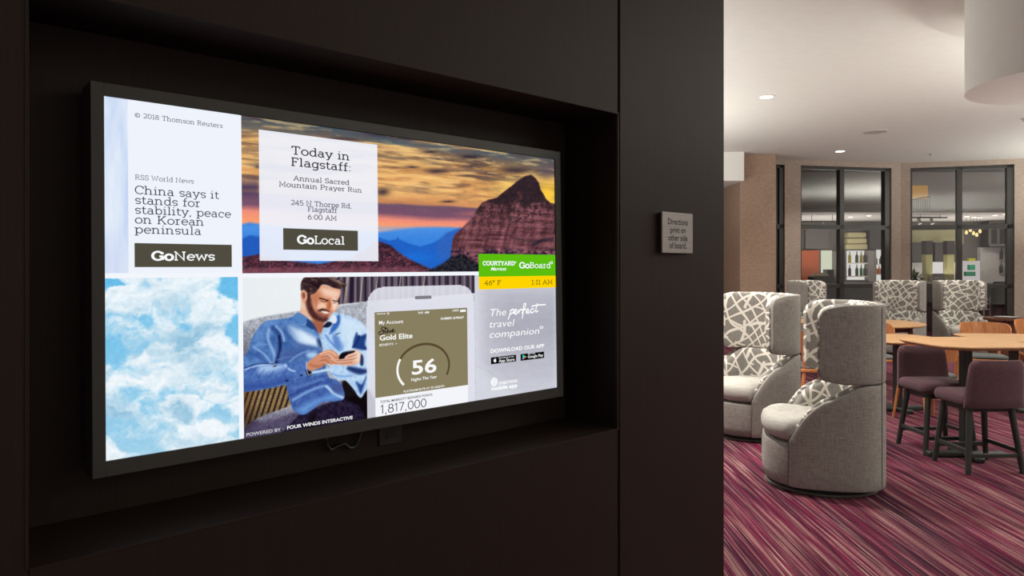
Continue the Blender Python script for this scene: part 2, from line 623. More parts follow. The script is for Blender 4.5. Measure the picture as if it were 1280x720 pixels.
# housing and bezel
hb = 0.0
BL_, BR_, BT_, BB_ = -SW / 2 - 0.022, SW / 2 + 0.022, SH / 2 + 0.024, -SH / 2 - 0.028
MB().box(BL_, BR_, 0.004, 0.055, BB_, BT_).build('housing', M_BEZEL, tv, bevel=0.004)
mb = MB()
mb.box(BL_, -SW / 2 + 0.001, -0.006, 0.006, BB_, BT_); mb.box(SW / 2 - 0.001, BR_, -0.006, 0.006, BB_, BT_)
mb.box(-SW / 2, SW / 2, -0.006, 0.006, SH / 2 - 0.001, BT_); mb.box(-SW / 2, SW / 2, -0.006, 0.006, BB_, -SH / 2 + 0.001)
MB.build(mb, 'bezel', M_BEZEL, tv, bevel=0.0012)
MB().box(-0.25, 0.25, 0.054, 0.088, -0.2, 0.2).build('wall_mount', M_BLACK, tv)
scr = MB().box(-SW / 2, SW / 2, 0.0, 0.005, -SH / 2, SH / 2).build('screen', emit('screen_white', (243, 246, 252)), tv, smooth=0)


# ---- numpy picture painter (works in photograph pixels, laid flat on the screen)
def vnoise(x, y, seed=0):
    xi = np.floor(x).astype(np.int64); yi = np.floor(y).astype(np.int64)
    xf = x - xi; yf = y - yi
    xf = xf * xf * (3 - 2 * xf); yf = yf * yf * (3 - 2 * yf)

    def h(a, b):
        n = (a * 374761393 + b * 668265263 + seed * 974634777) & 0xffffffff
        n = ((n ^ (n >> 13)) * 1274126177) & 0xffffffff
        return ((n ^ (n >> 16)) & 0xffff) / 65535.0
    return (h(xi, yi) * (1 - xf) + h(xi + 1, yi) * xf) * (1 - yf) + (h(xi, yi + 1) * (1 - xf) + h(xi + 1, yi + 1) * xf) * yf


def fbm(x, y, oct=5, seed=0, gain=0.5):
    s = 0; a = 1; t = 0
    for i in range(oct):
        s = s + a * vnoise(x * 2 ** i, y * 2 ** i, seed + i * 17); t += a; a *= gain
    return s / t


def spline(pts, n=6, closed=True):
    p = np.array(pts, float); m = len(p); out = []
    rng = range(m) if closed else range(m - 1)
    for i in rng:
        g = (lambda k: p[k % m]) if closed else (lambda k: p[min(max(k, 0), m - 1)])
        p0, p1, p2, p3 = g(i - 1), g(i), g(i + 1), g(i + 2)
        for k in range(n):
            t = k / n
            out.append(0.5 * ((2 * p1) + (-p0 + p2) * t + (2 * p0 - 5 * p1 + 4 * p2 - p3) * t * t + (-p0 + 3 * p1 - 3 * p2 + p3) * t ** 3))
    if not closed: out.append(p[-1])
    return np.array(out)


class Paint:
    def __init__(s, x, y):
        s.x, s.y = x, y
        s.c = np.zeros((len(x), 3))

    def blend(s, m, col):
        col = np.asarray(col, float)
        s.c = s.c * (1 - m[:, None]) + (col if col.ndim == 2 else col[None]) * m[:, None]

    def segdist(s, P, closed):
        d = np.full(len(s.x), 1e9)
        n = len(P)
        for i in range(n if closed else n - 1):
            a, b = P[i], P[(i + 1) % n]
            ab = b - a; L = max(ab @ ab, 1e-9)
            t = np.clip(((s.x - a[0]) * ab[0] + (s.y - a[1]) * ab[1]) / L, 0, 1)
            d = np.minimum(d, (s.x - a[0] - t * ab[0]) ** 2 + (s.y - a[1] - t * ab[1]) ** 2)
        return np.sqrt(d)

    def inside(s, P):
        r = np.zeros(len(s.x), bool); n = len(P)
        for i in range(n):
            (xa, ya), (xb, yb) = P[i], P[(i + 1) % n]
            if ya == yb: continue
            c = (ya > s.y) != (yb > s.y)
            r ^= c & (s.x < (xb - xa) * (s.y - ya) / (yb - ya) + xa)
        return r

    def mask(s, pts, feather=0.6, smooth=True):
        P = spline(pts) if smooth else np.array(pts, float)
        d = s.segdist(P, True); d = np.where(s.inside(P), d, -d)
        return np.clip(d / feather * 0.5 + 0.5, 0, 1)

    def fill(s, pts, col, alpha=1.0, feather=0.6, smooth=True, clip=None):
        m = s.mask(pts, feather, smooth) * alpha
        if clip is not None: m = m * clip
        s.blend(m, col); return m

    def stroke(s, pts, w, col, alpha=1.0, soft=0.5, clip=None):
        P = spline(pts, 5, False) if len(pts) > 2 else np.array(pts, float)
        d = s.segdist(P, False)
        m = np.clip((w / 2 - d) / max(soft, 1e-3) + 0.5, 0, 1) * alpha
        if clip is not None: m = m * clip
        s.blend(m, col)

    def blob(s, cx, cy, rx, ry, col, alpha=1.0, clip=None):
        m = np.exp(-(((s.x - cx) / rx) ** 2 + ((s.y - cy) / ry) ** 2)) * alpha
        if clip is not None: m = m * clip
        s.blend(m, col)


def grid_uv(u0, u1, v0, v1, nu, nv):
    """grid over the screen, its points and where the photograph shows them"""
    uu, vv = np.meshgrid(np.linspace(u0, u1, nu), np.linspace(v0, v1, nv))
    uu, vv = uu.ravel(), vv.ravel()
    A = np.array(TVM)
    P = np.stack([uu, np.zeros_like(uu), vv, np.ones_like(uu)], 1) @ A.T
    return uu, vv, 640 + F * P[:, 0] / P[:, 1], CY - F * (P[:, 2] - EYE) / P[:, 1]


def picture(name, u0, u1, v0, v1, nu, nv, paint, y, parent, mask=None):
    uu, vv, px, py = grid_uv(u0, u1, v0, v1, nu, nv)
    p = Paint(px, py)
    s = (uu - u0) / (u1 - u0); t = (v1 - vv) / (v1 - v0)
    paint(p, s, t)
    c = np.clip(p.c, 0, 255) / 255
    c = np.where(c <= 0.04045, c / 12.92, ((c + 0.055) / 1.055) ** 2.4)
    me = bpy.data.meshes.new(name)
    idx = np.arange(nu * nv).reshape(nv, nu)
    q = np.stack([idx[:-1, :-1], idx[:-1, 1:], idx[1:, 1:], idx[1:, :-1]], -1).reshape(-1, 4)
    if mask is not None:
        keep = mask(px, py)
        q = q[keep[q].all(1)]
    me.from_pydata(np.stack([uu, np.full_like(uu, y), vv], 1).tolist(), [], q.tolist())
    at = me.color_attributes.new('picture', 'FLOAT_COLOR', 'POINT')
    at.data.foreach_set('color', np.concatenate([c, np.ones((len(c), 1))], 1).astype(np.float32).ravel())
    me.materials.append(M_PIC)
    o = bpy.data.objects.new(name, me)
    C.objects.link(o)
    o.parent = parent
    return o


def panel(name, pts, col, y, parent, th=0.0003):
    """flat tile on the screen from photograph corners (screen rectangle)"""
    L = [tl(*p) for p in pts]
    u0 = (L[0][0] + L[3][0]) / 2; u1 = (L[1][0] + L[2][0]) / 2
    v1 = (L[0][1] + L[1][1]) / 2; v0 = (L[2][1] + L[3][1]) / 2
    m = col if not isinstance(col, tuple) else emit('screen_%d_%d_%d' % col, col)
    return MB().box(u0, u1, y, y + th, v0, v1).build(name, m, parent, smooth=0)


# ---- pictures
def p_strip(p, s, t):
    n = fbm(s * 2, t * 3, 4, 3)
    p.c = np.array([[196, 213, 243]]) + (np.array([[236, 243, 252]]) - np.array([[196, 213, 243]])) * np.clip((n - 0.3) * 2.0, 0, 1)[:, None]
    p.blend(np.clip((t - 0.72) * 4, 0, 1) * 0.5, (214, 222, 244))


def p_clouds(p, s, t):
    X0, Y0 = p.x, p.y
    wx = fbm(X0 / 26, Y0 / 22, 5, 5, 0.55) - 0.5; wy = fbm(X0 / 26, Y0 / 22, 5, 8, 0.55) - 0.5
    q = Paint(X0 + wx * 34, Y0 + wy * 30)
    base = np.array([[104, 190, 234]]) * (1 - t[:, None]) + np.array([[160, 208, 234]]) * t[:, None]
    q.c = base.copy()
    # where cloud lies (1) and where it is shaded (1), as loose fields
    cov = np.full(len(X0), 0.62)
    def area(field, cx, cy, rx, ry, v):
        return field + (v - field) * np.exp(-(((q.x - cx) / rx) ** 2 + ((q.y - cy) / ry) ** 2) ** 1.5)
    for a in ((200, 372, 80, 34, 0.95), (160, 418, 46, 14, 0.95), (225, 425, 50, 30, 0.98), (290, 362, 24, 16, 0.10), (296, 412, 14, 26, 0.12), (268, 430, 22, 12, 1.0),
              (160, 478, 40, 14, 0.42), (220, 470, 60, 18, 0.9), (270, 490, 40, 16, 0.8), (222, 512, 16, 14, 0.95), (150, 520, 22, 22, 0.95), (280, 522, 40, 8, 0.5), (200, 556, 90, 9, 0.55), (140, 352, 14, 6, 0.1)):
        cov = area(cov, *a)
    sh = np.full(len(X0), 0.12)
    for a in ((240, 428, 34, 26, 0.95), (160, 437, 44, 10, 0.95), (262, 408, 26, 10, 0.7), (222, 514, 15, 13, 0.95), (150, 522, 22, 20, 0.85), (150, 396, 30, 8, 0.35), (225, 385, 40, 10, 0.3),
              (268, 432, 20, 9, 0.0), (200, 400, 30, 8, 0.05), (200, 490, 50, 8, 0.05), (240, 552, 60, 10, 0.6), (170, 560, 40, 8, 0.6), (136, 470, 10, 8, 0.9)):
        sh = area(sh, *a)
    n = fbm(q.x / 46, q.y / 30, 7, 31, 0.55); nup = fbm((q.x - 3) / 46, (q.y - 5) / 30, 7, 31, 0.55)
    m = np.clip((cov + (n - 0.5) * 1.5 - 0.46) * 2.6, 0, 1)
    m = m * m * (3 - 2 * m)
    q.blend(m * 0.97, (238, 246, 251))
    relief = np.clip((nup - n) * 7, -1, 1)
    q.blend(m * np.clip(sh + (0.5 - n) * 0.9, 0, 1) * 0.95, (134, 186, 216))
    q.blend(m * np.clip(relief, 0, 1) * (0.12 + 0.35 * sh), (128, 182, 214))
    q.blend(m * np.clip(-relief, 0, 1) * 0.5, (252, 253, 254))
    fine = fbm(X0 / 4, Y0 / 3, 3, 77)
    p.c = q.c + ((fine - 0.5) * 16)[:, None]


def p_sunset(p, s, t):
    x, y = p.x, p.y
    keys = [(0, (74, 84, 96)), (0.06, (104, 96, 88)), (0.16, (176, 128, 78)), (0.30, (214, 154, 94)), (0.42, (228, 166, 102)),
            (0.48, (206, 140, 92)), (0.50, (112, 82, 104)), (0.56, (122, 82, 106)), (0.60, (236, 140, 122)), (0.66, (254, 160, 112)), (0.70, (252, 186, 138)), (1, (220, 160, 140))]
    tt = t + (fbm(s * 3, t * 6, 4, 2) - 0.5) * 0.07
    p.c = np.stack([np.interp(tt, [k[0] for k in keys], [k[1][i] for k in keys]) for i in range(3)], 1)
    n = fbm(s * 7 + t * 2, t * 26, 5, 7)
    n2 = fbm(s * 4 + 3, t * 15 + s * 3, 5, 21)
    up = np.clip((0.5 - t) * 6, 0, 1)
    p.blend(np.clip((n - 0.52) * 6, 0, 1) * up * 0.8, (72, 58, 66))
    p.blend(np.clip((n2 - 0.54) * 7, 0, 1) * up * 0.8, (246, 194, 122))
    n3 = fbm(s * 14 + t * 3, t * 44, 4, 33)
    p.blend(np.clip((n3 - 0.55) * 8, 0, 1) * up * 0.55, (120, 92, 78))
    p.blend(np.clip((0.44 - n3) * 8, 0, 1) * up * 0.5, (255, 214, 140))
    p.blend(np.clip((0.5 - n) * 4, 0, 1) * up * 0.35 * np.clip((0.22 - t) * 9, 0, 1), (70, 96, 116))
    p.blend(np.clip((n2 - 0.5) * 5, 0, 1) * np.clip(1 - abs(t - 0.53) / 0.06, 0, 1) * 0.5, (214, 120, 104))
    for cx, cy, rx, ry in ((545, 214, 14, 3), (538, 190, 12, 2.2), (515, 209, 8, 1.6), (478, 240, 9, 5), (645, 213, 20, 4), (560, 252, 9, 1.5), (590, 196, 18, 3), (482, 168, 24, 3)):
        p.blob(cx, cy, rx, ry, (52, 42, 56), 0.85)
    # left sliver darker bands
    L = np.clip((330 - x) / 10, 0, 1)
    p.blend(L * np.clip(1 - abs(y - 234) / 16, 0, 1) * 0.9, (66, 54, 92))
    p.blend(L * np.clip(1 - abs(y - 158) / 9, 0, 1) * 0.6, (110, 116, 108))
    p.blob(684, 244, 15, 20, (255, 206, 66), 1.0)
    p.blob(640, 236, 26, 14, (255, 212, 110), 0.75)
    p.blob(684, 214, 12, 10, (90, 78, 92), 0.8)
    # far blue ranges
    p.fill([(300, 281), (312, 278), (324, 280), (420, 290), (472, 290), (500, 286.5), (522, 284.5), (545, 284), (566, 284.5), (590, 288), (590, 345), (300, 345)], (58, 132, 222), 1, 2, False)
    hz = p.mask([(300, 281), (566, 284), (590, 288), (590, 345), (300, 345)], 2, False)
    p.blend(hz * np.clip((300 - y) / 16, 0, 1) * 0.5, (96, 158, 234))
    p.fill([(472, 296), (486, 301), (495, 299), (497, 296), (499, 299), (510, 304), (525, 308), (540, 304), (552, 298), (558, 292), (566, 289), (575, 286), (590, 284), (590, 345), (472, 345)], (32, 96, 196), 0.95, 1, False)
    p.fill([(545, 304), (556, 292), (566, 288), (576, 284), (580, 320), (548, 326)], (50, 100, 186), 0.8, 2, False)
    p.blob(520, 322, 24, 7, (28, 116, 220), 0.7)
    p.fill([(300, 300), (312, 294), (324, 296), (360, 310), (360, 345), (300, 345)], (36, 92, 190), 1, 1.5, False)
    # low red ridge at the left
    rn = fbm(x / 5, y / 3, 4, 40); rn2 = fbm(x / 2.2, y / 1.8, 3, 44)
    rid = p.mask([(300, 322), (322, 318), (360, 326), (400, 330), (440, 322), (470, 301), (478, 303), (488, 307), (498, 315), (510, 323), (524, 330), (538, 336), (545, 345), (300, 345)], 1.2, False)
    col = np.array([[92, 48, 62]]) + ((rn - 0.5) * 110)[:, None] * np.array([[1, 0.6, 0.65]])
    p.blend(rid, col)
    p.blend(rid * np.clip((rn2 - 0.50) * 8, 0, 1) * 0.8, (30, 28, 40))
    p.blend(rid * np.clip((y - 332) / 5, 0, 1) * np.clip((540 - x) / 20, 0, 1) * 0.5, (158, 92, 106))
    # the butte
    but = [(563, 322), (565.3, 303), (568, 294), (577.5, 285), (587, 274.7), (594.4, 264.4), (602, 254), (610, 250), (620.7, 247.5), (632, 238), (639, 233), (645, 227.8), (650, 224), (656.3, 220.3), (663.8, 218.8), (669.4, 223), (673.2, 228.8), (675, 236.3), (679, 243), (682.5, 249.4), (688.2, 254), (700, 256), (700, 345), (560, 345)]
    m = p.mask(but, 1.0, False)
    strata = fbm(x / 26, (y - 0.05 * x) / 2.6, 4, 51)
    vert = fbm((x + 0.25 * y) / 4.5, y / 24, 4, 57)
    col = np.array([[112, 68, 74]]) + ((strata - 0.5) * 90 + (vert - 0.5) * 80 + (rn2 - 0.5) * 40)[:, None] * np.array([[1, 0.68, 0.7]])
    p.blend(m, col)
    dk = np.clip((262 - y + (fbm(x / 8, y / 8, 4, 60) - 0.5) * 46) / 16, 0, 1)
    p.blend(m * dk * 0.82, (38, 28, 34))
    lf = np.clip((588 + (y - 270) * -0.42 - x + (fbm(x / 6, y / 6, 3, 63) - 0.5) * 18) / 8, 0, 1)
    p.blend(m * lf * 0.6, (84, 36, 44))
    p.blend(m * np.clip((fbm(x / 3, y / 2.4, 4, 66) - 0.53) * 9, 0, 1) * np.clip((292 - y) / 25, 0, 1) * 0.7, (40, 34, 40))
    p.stroke([(644, 276), (636, 282), (632, 296), (630, 312)], 2, (54, 30, 38), 0.45, 2.5, m)
    p.stroke([(610, 278), (612, 290), (606, 306)], 2, (60, 34, 42), 0.6, 1.5, m)
    p.stroke([(640, 296), (652, 300), (668, 302), (676, 300)], 3.0, (48, 36, 44), 0.5, 3, m)
    p.stroke([(666, 306), (680, 300), (690, 300)], 4, (38, 32, 46), 0.7, 2, m)
    sc_ = np.clip((fbm(x / 3.5, y / 2.6, 4, 71) - 0.46) * 8, 0, 1)
    p.blend(m * sc_ * np.clip((y - 308) / 8, 0, 1) * 0.85, (30, 26, 50))
    p.blend(m * (1 - sc_) * np.clip((y - 310) / 8, 0, 1) * 0.3, (170, 104, 130))
    tr = p.mask([(536, 338), (552, 330), (566, 320), (580, 317), (590, 326), (602, 332), (606, 345), (530, 345)], 1.5, False)
    p.blend(tr, np.array([[36, 34, 42]]) + ((rn2 - 0.5) * 60)[:, None] * np.array([[1, 1, 0.95]]))
    # edges of the frame darker on top
    p.c += ((rn2 - 0.5) * 10)[:, None]


def p_man(p, s, t):
    x, y = p.x, p.y
    n = fbm(x / 3, y / 3, 4, 3); fine = fbm(x * 1.1, y * 1.1, 2, 9)
    p.c = np.tile(np.array([[233, 238, 241]], float), (len(x), 1))
    p.blend(np.clip((x - 300) / 90, 0, 1) * 0.3 * np.clip((400 - y) / 40, 0, 1), (247, 249, 250))
    # curtains
    cur = p.mask([(421, 343), (600, 340), (600, 366), (520, 372), (470, 376), (436, 379), (422, 381)], 1, False)
    st = 0.5 + 0.5 * np.sin(x * 0.74 + 0.6 * np.sin(x * 0.31)); st2 = 0.5 + 0.5 * np.sin(x * 1.7 + 1)
    p.blend(cur, np.array([[34, 26, 40]]) + (st * 74 + st2 * 22)[:, None] * np.array([[1, 0.93, 0.95]]))
    for cx in (433.0, 434.5, 452.5, 471, 500, 530):
        p.stroke([(cx + 1.2, 342), (cx - 3, 380)], 0.9, (206, 192, 172), 0.85, 0.8, cur)
    p.stroke([(440, 343), (438, 378)], 5, (34, 22, 44), 0.85, 2, cur)
    # sofa
    so = p.mask([(300, 404), (318, 398), (340, 394), (372, 389), (400, 386), (440, 380), (470, 376), (600, 368), (600, 560), (300, 560)], 1.2, False)
    p.blend(so, np.array([[172, 176, 186]]) + ((n - 0.5) * 70 + (fine - 0.5) * 60)[:, None])
    p.blend(so * np.clip((352 - x) / 50, 0, 1) * np.clip((y - 404) / 30, 0, 1) * 0.75, np.array([[84, 80, 94]]) + ((fine - 0.5) * 110)[:, None])
    p.blend(so * np.clip((x - 470) / 20, 0, 1) * 0.6, (214, 215, 226))
    # seat of the sofa (dark) and cushion
    p.fill([(300, 520), (330, 528), (372, 515), (420, 500), (470, 500), (470, 560), (300, 560)], np.stack([52 + (fine - 0.5) * 40, 44 + (fine - 0.5) * 40, 66 + (fine - 0.5) * 46], 1), 1, 3)
    p.fill([(308, 552), (318, 530), (345, 517), (372, 515), (376, 530), (370, 552)], np.stack([88 + (fine - 0.5) * 70, 80 + (fine - 0.5) * 66, 108 + (fine - 0.5) * 70], 1), 0.85, 8)
    cu = p.mask([(303, 488), (330, 483), (360, 478), (366, 492), (364, 505), (350, 512), (332, 518), (312, 528), (302, 536), (300, 510)], 1.0)
    ph = (x - 0.32 * (520 - y)) * 1.0
    stp = np.clip(np.abs(((ph / 6.6) % 1) - 0.5) * 5 - 0.55, 0, 1)
    knit = 0.5 + 0.5 * np.sin(y * 2.6 + x * 0.8)
    cc = np.array([[44, 28, 26]]) * (1 - stp[:, None]) + (np.array([[150, 124, 84]]) + (knit * 50 - 30 + (fine - 0.5) * 60)[:, None]) * stp[:, None]
    p.blend(cu, cc)
    p.blend(cu * np.clip((512 - x) / 300, 0, 1) * np.clip((y - 505) / 22, 0, 1) * 0.65, (28, 22, 30))
    p.blend(cu * np.clip((320 - x) / 16, 0, 1) * 0.5, (70, 40, 22))
    # jeans
    je = p.mask([(350, 560), (372, 520), (392, 512), (430, 497), (470, 500), (470, 560)], 1.5)
    p.blend(je, np.array([[34, 26, 48]]) + ((n - 0.5) * 44)[:, None] * np.array([[1, 0.85, 1.1]]))
    p.fill([(388, 520), (394, 514), (392, 540), (384, 545)], (18, 12, 16), 0.9, 3)
    p.fill([(428, 476), (448, 480), (466, 496), (466, 545), (450, 510), (430, 498)], (14, 8, 12), 0.95, 2)
    # neck and chest skin
    p.fill([(377, 386), (378, 395), (390, 405), (398, 416), (403, 415), (406, 404), (398, 392)], (196, 126, 96), 1, 0.8)
    p.fill([(377, 372), (383, 372), (386, 390), (393, 402), (384, 399), (376, 392)], (232, 190, 162), 0.9, 1)
    p.fill([(389, 400), (400, 404), (405, 404), (402, 416), (397, 413)], (150, 84, 60), 0.7, 1.5)
    # shirt, far side, lit
    fs = p.mask([(414, 391), (424, 392), (434, 394), (450, 402), (462, 416), (470, 430), (470, 452), (470, 470), (458, 466), (464, 478), (456, 490), (450, 497), (440, 484), (430, 474), (420, 471), (412, 458), (404, 435), (401, 424), (403, 412)], 0.8)
    p.blend(fs, np.array([[176, 208, 240]]) + ((n - 0.5) * 70)[:, None] * np.array([[1, 0.8, 0.4]]))
    p.fill([(422, 398), (440, 398), (455, 408), (448, 430), (436, 440), (428, 420)], (216, 234, 248), 0.75, 5, clip=fs)
    p.fill([(445, 416), (449, 420), (458, 418), (456, 430), (460, 437), (450, 437), (441, 433)], (24, 54, 122), 0.95, 1.5)
    p.stroke([(449, 420), (446, 428), (441, 434)], 2.5, (20, 44, 108), 0.9, 1.5)
    p.fill([(416, 419), (422, 420), (428, 436), (418, 434)], (84, 126, 196), 0.85, 2.5, clip=fs)
    p.stroke([(407, 419), (412, 426), (424, 438)], 2.4, (92, 134, 200), 0.8, 1.5, fs)
    p.stroke([(420, 418), (425, 416)], 1.0, (30, 40, 70), 0.9, 0.7)
    p.fill([(418, 400), (424, 393), (425, 403), (420, 412), (412, 417)], (50, 98, 178), 0.95, 1.5)
    # collar right, dark shade
    p.fill([(407, 401), (412, 400), (416, 393), (421, 398), (419, 404), (410, 404), (404, 408)], (222, 232, 242), 1, 0.8)
    p.fill([(405, 406), (410, 402), (415, 404), (411, 409), (404, 409)], (14, 20, 44), 0.95, 0.8)
    # shirt near side, mid blue
    base = [(303, 462), (304, 448), (310, 438), (314, 424), (322, 411), (331, 402), (340, 400), (356, 398), (366, 395), (373, 391), (384, 398), (391, 406), (400, 424), (404, 444), (410, 470), (418, 474), (426, 480), (428, 499), (404, 503), (392, 510), (380, 518), (368, 514), (362, 500), (357, 482), (345, 484), (320, 488), (303, 487)]
    sh = p.mask(base, 0.9)
    big = fbm(x / 13, y / 13, 3, 81)
    p.blend(sh, np.array([[74, 114, 176]]) + ((n - 0.5) * 46 + (big - 0.5) * 60)[:, None] * np.array([[0.9, 1, 0.9]]))
    # highlights and folds
    p.fill([(362, 408), (374, 410), (392, 420), (399, 424), (399, 434), (384, 432), (372, 430), (366, 420)], (194, 218, 244), 0.95, 6, clip=sh)
    p.fill([(374, 414), (386, 418), (396, 426), (392, 431), (380, 428)], (222, 236, 250), 0.9, 4, clip=sh)
    p.fill([(340, 402), (356, 402), (372, 408), (396, 420), (380, 410), (362, 402)], (94, 140, 204), 0.9, 4, clip=sh)
    p.stroke([(345, 408), (352, 416), (355, 426)], 2.6, (170, 202, 240), 0.8, 2.5, sh)
    p.stroke([(336, 412), (335, 424), (340, 436), (344, 448), (340, 456)], 3.2, (160, 192, 236), 0.8, 3, sh)
    p.stroke([(317, 434), (328, 441), (336, 450), (339, 456)], 2.6, (150, 186, 234), 0.75, 2.5, sh)
    p.stroke([(318, 432), (328, 431), (337, 430)], 1.4, (112, 158, 218), 0.7, 1.5, sh)
    p.stroke([(341, 410), (348, 418), (350, 432), (347, 446), (344, 456)], 5, (40, 66, 128), 0.85, 4, sh)
    p.stroke([(349, 420), (350, 436), (345, 454)], 2.6, (16, 24, 62), 0.9, 2, sh)
    p.stroke([(310, 440), (324, 446), (334, 454)], 4, (54, 84, 152), 0.7, 4, sh)
    p.stroke([(356, 414), (364, 424), (376, 432), (398, 436)], 3.4, (54, 84, 150), 0.7, 4, sh)
    p.fill([(350, 440), (372, 434), (390, 436), (384, 444), (366, 452), (352, 454)], (62, 86, 148), 0.75, 6, clip=sh)
    p.stroke([(362, 452), (372, 444), (386, 438)], 2.0, (140, 178, 228), 0.7, 2.5, sh)
    p.stroke([(346, 450), (356, 447), (366, 446)], 1.6, (100, 130, 190), 0.7, 2, sh)
    p.fill([(384, 441), (394, 440), (398, 446), (390, 448), (384, 446)], (178, 210, 242), 0.9, 2.5, clip=sh)
    p.fill([(396, 424), (401, 424), (403, 434), (398, 432)], (30, 50, 104), 0.85, 2, clip=sh)
    # forearm sleeve
    fa = p.mask([(303, 462), (318, 456), (340, 455), (360, 454), (372, 452), (383, 451), (385, 462), (389, 470), (382, 473), (362, 478), (340, 483), (318, 488), (303, 487)], 0.8)
    p.blend(fa, np.array([[76, 110, 178]]) + ((n - 0.5) * 44)[:, None])
    p.fill([(326, 456), (352, 455), (356, 460), (340, 465), (324, 466)], (176, 206, 244), 0.85, 4, clip=fa)
    p.stroke([(306, 462), (322, 457), (338, 455)], 1.6, (196, 220, 248), 0.8, 1.6, fa)
    p.stroke([(356, 456), (362, 462), (368, 464)], 2.2, (186, 212, 246), 0.85, 1.8, fa)
    for a in ((308, 466, 314, 460), (314, 468, 320, 460), (322, 472, 330, 462), (334, 474, 342, 464), (346, 478, 356, 464)):
        p.stroke([a[:2], a[2:]], 1.6, (44, 70, 142), 0.4, 1.8, fa)
    p.fill([(303, 478), (330, 478), (360, 472), (358, 480), (330, 486), (303, 489)], (44, 70, 148), 0.7, 5, clip=fa)
    p.stroke([(352, 477), (357, 464), (361, 455)], 1.0, (56, 84, 156), 0.8, 0.8, fa)
    p.stroke([(342, 458), (345, 457)], 2, (70, 60, 60), 0.8, 1)
    for bx, by in ((358.5, 475.8), (376.5, 469.2)):
        p.blob(bx, by, 1.7, 1.2, (12, 14, 40), 1.0)
    p.stroke([(303, 461), (320, 455), (342, 455)], 1.1, (24, 34, 80), 0.7, 1, sh)
    # shirt tail
    tl_ = p.mask([(360, 482), (376, 472), (392, 470), (408, 468), (413, 476), (420, 476), (427, 482), (429, 499), (404, 502), (392, 511), (380, 518), (370, 515), (363, 503)], 0.9)
    p.blend(tl_, np.array([[66, 96, 166]]) + ((n - 0.5) * 44)[:, None])
    p.stroke([(366, 500), (384, 490), (402, 483), (410, 484), (416, 492)], 2.6, (150, 190, 238), 0.75, 3, tl_)
    p.fill([(372, 512), (386, 503), (404, 496), (424, 490), (429, 498), (404, 502), (388, 511), (380, 517)], (110, 160, 222), 0.85, 4, clip=tl_)
    p.stroke([(408, 483), (418, 492), (428, 497)], 3, (196, 220, 246), 0.8, 2, tl_)
    p.stroke([(366, 486), (384, 480), (404, 474)], 3.4, (96, 128, 192), 0.7, 3, tl_)
    p.stroke([(364, 494), (380, 486), (400, 478)], 2.4, (40, 60, 124), 0.7, 3, tl_)
    p.fill([(416, 482), (427, 482), (428, 492), (418, 490)], (70, 84, 142), 0.8, 3, clip=tl_)
    p.stroke([(388, 466), (400, 464), (410, 462)], 3, (206, 226, 246), 0.9, 2)
    # loose lit shirt front under the hands
    lf = p.mask([(408, 459), (418, 462), (436, 466), (448, 464), (454, 468), (466, 466), (470, 470), (462, 478), (457, 488), (450, 496), (444, 486), (434, 476), (424, 475), (416, 470)], 0.8)
    p.blend(lf, np.array([[178, 208, 240]]) + ((n - 0.5) * 60)[:, None] * np.array([[1, 0.8, 0.4]]))
    p.fill([(445, 477), (452, 480), (458, 470), (453, 488), (450, 492), (447, 484)], (22, 56, 128), 0.9, 1.6, clip=lf)
    p.stroke([(412, 466), (424, 470), (440, 470)], 2, (98, 146, 212), 0.7, 2.5, lf)
    p.fill([(436, 458), (448, 460), (458, 462), (458, 466), (448, 468), (434, 462)], (18, 38, 96), 0.9, 1.8)
    # head
    fc = p.mask([(378, 366), (384, 360), (400, 356), (414, 359), (425, 362), (424, 371), (421, 377), (423, 380), (420, 388), (416, 391), (412, 396), (408, 401), (400, 401), (392, 398), (385, 388), (380, 378)], 0.6)
    p.blend(fc, np.array([[214, 146, 112]]) + ((n - 0.5) * 20)[:, None])
    p.fill([(402, 360), (414, 361), (424, 364), (423, 372), (414, 372), (404, 368)], (246, 212, 190), 0.85, 3.5, clip=fc)
    p.fill([(398, 378), (406, 379), (408, 384), (402, 388), (396, 384)], (248, 208, 182), 0.85, 2.6, clip=fc)
    p.fill([(416, 372), (421, 376), (422, 382), (418, 388), (415, 384)], (250, 226, 212), 0.8, 2, clip=fc)
    p.fill([(388, 368), (398, 366), (400, 374), (394, 382), (388, 376)], (186, 112, 80), 0.6, 3.5, clip=fc)
    # beard
    p.fill([(384, 368), (388, 372), (390, 382), (395, 391), (402, 397), (409, 397), (407, 402), (399, 402), (391, 398), (385, 390), (382.5, 380)], np.stack([66 + (fine - 0.5) * 50, 34 + (fine - 0.5) * 40, 36 + (fine - 0.5) * 40], 1), 0.93, 1.8)
    p.fill([(396, 389), (404, 393), (410, 393), (408, 400), (399, 398)], (92, 48, 42), 0.6, 2.5)
    # moustache and mouth
    p.fill([(397, 388), (402, 385.5), (406, 386), (412, 388.6), (411, 390), (405, 388.6), (400, 389.5)], (66, 34, 32), 0.9, 0.9)
    p.fill([(401.5, 389.2), (406, 389.2), (410.6, 390.4), (409, 392.0), (405, 391.6)], (240, 230, 226), 0.95, 0.7)
    p.stroke([(402, 391.5), (406, 394), (410, 393.6)], 1.2, (178, 84, 76), 0.9, 0.7)
    # nose, eyes, brows
    p.fill([(410, 374), (414, 376), (414.5, 384), (411, 388), (408, 385), (409, 379)], (184, 102, 66), 0.85, 1.4)
    p.stroke([(413.6, 375), (414.8, 381), (414, 386)], 1.3, (240, 196, 170), 0.8, 0.9)
    p.stroke([(399.5, 372.8), (404, 374), (409.5, 375.6)], 1.9, (62, 32, 28), 0.95, 0.8)
    p.stroke([(401, 376), (405, 377.4), (408.5, 376.6)], 1.0, (74, 40, 34), 0.9, 0.7)
    p.stroke([(416, 375.6), (419, 376.4), (422, 376.6)], 1.6, (70, 38, 34), 0.9, 0.8)
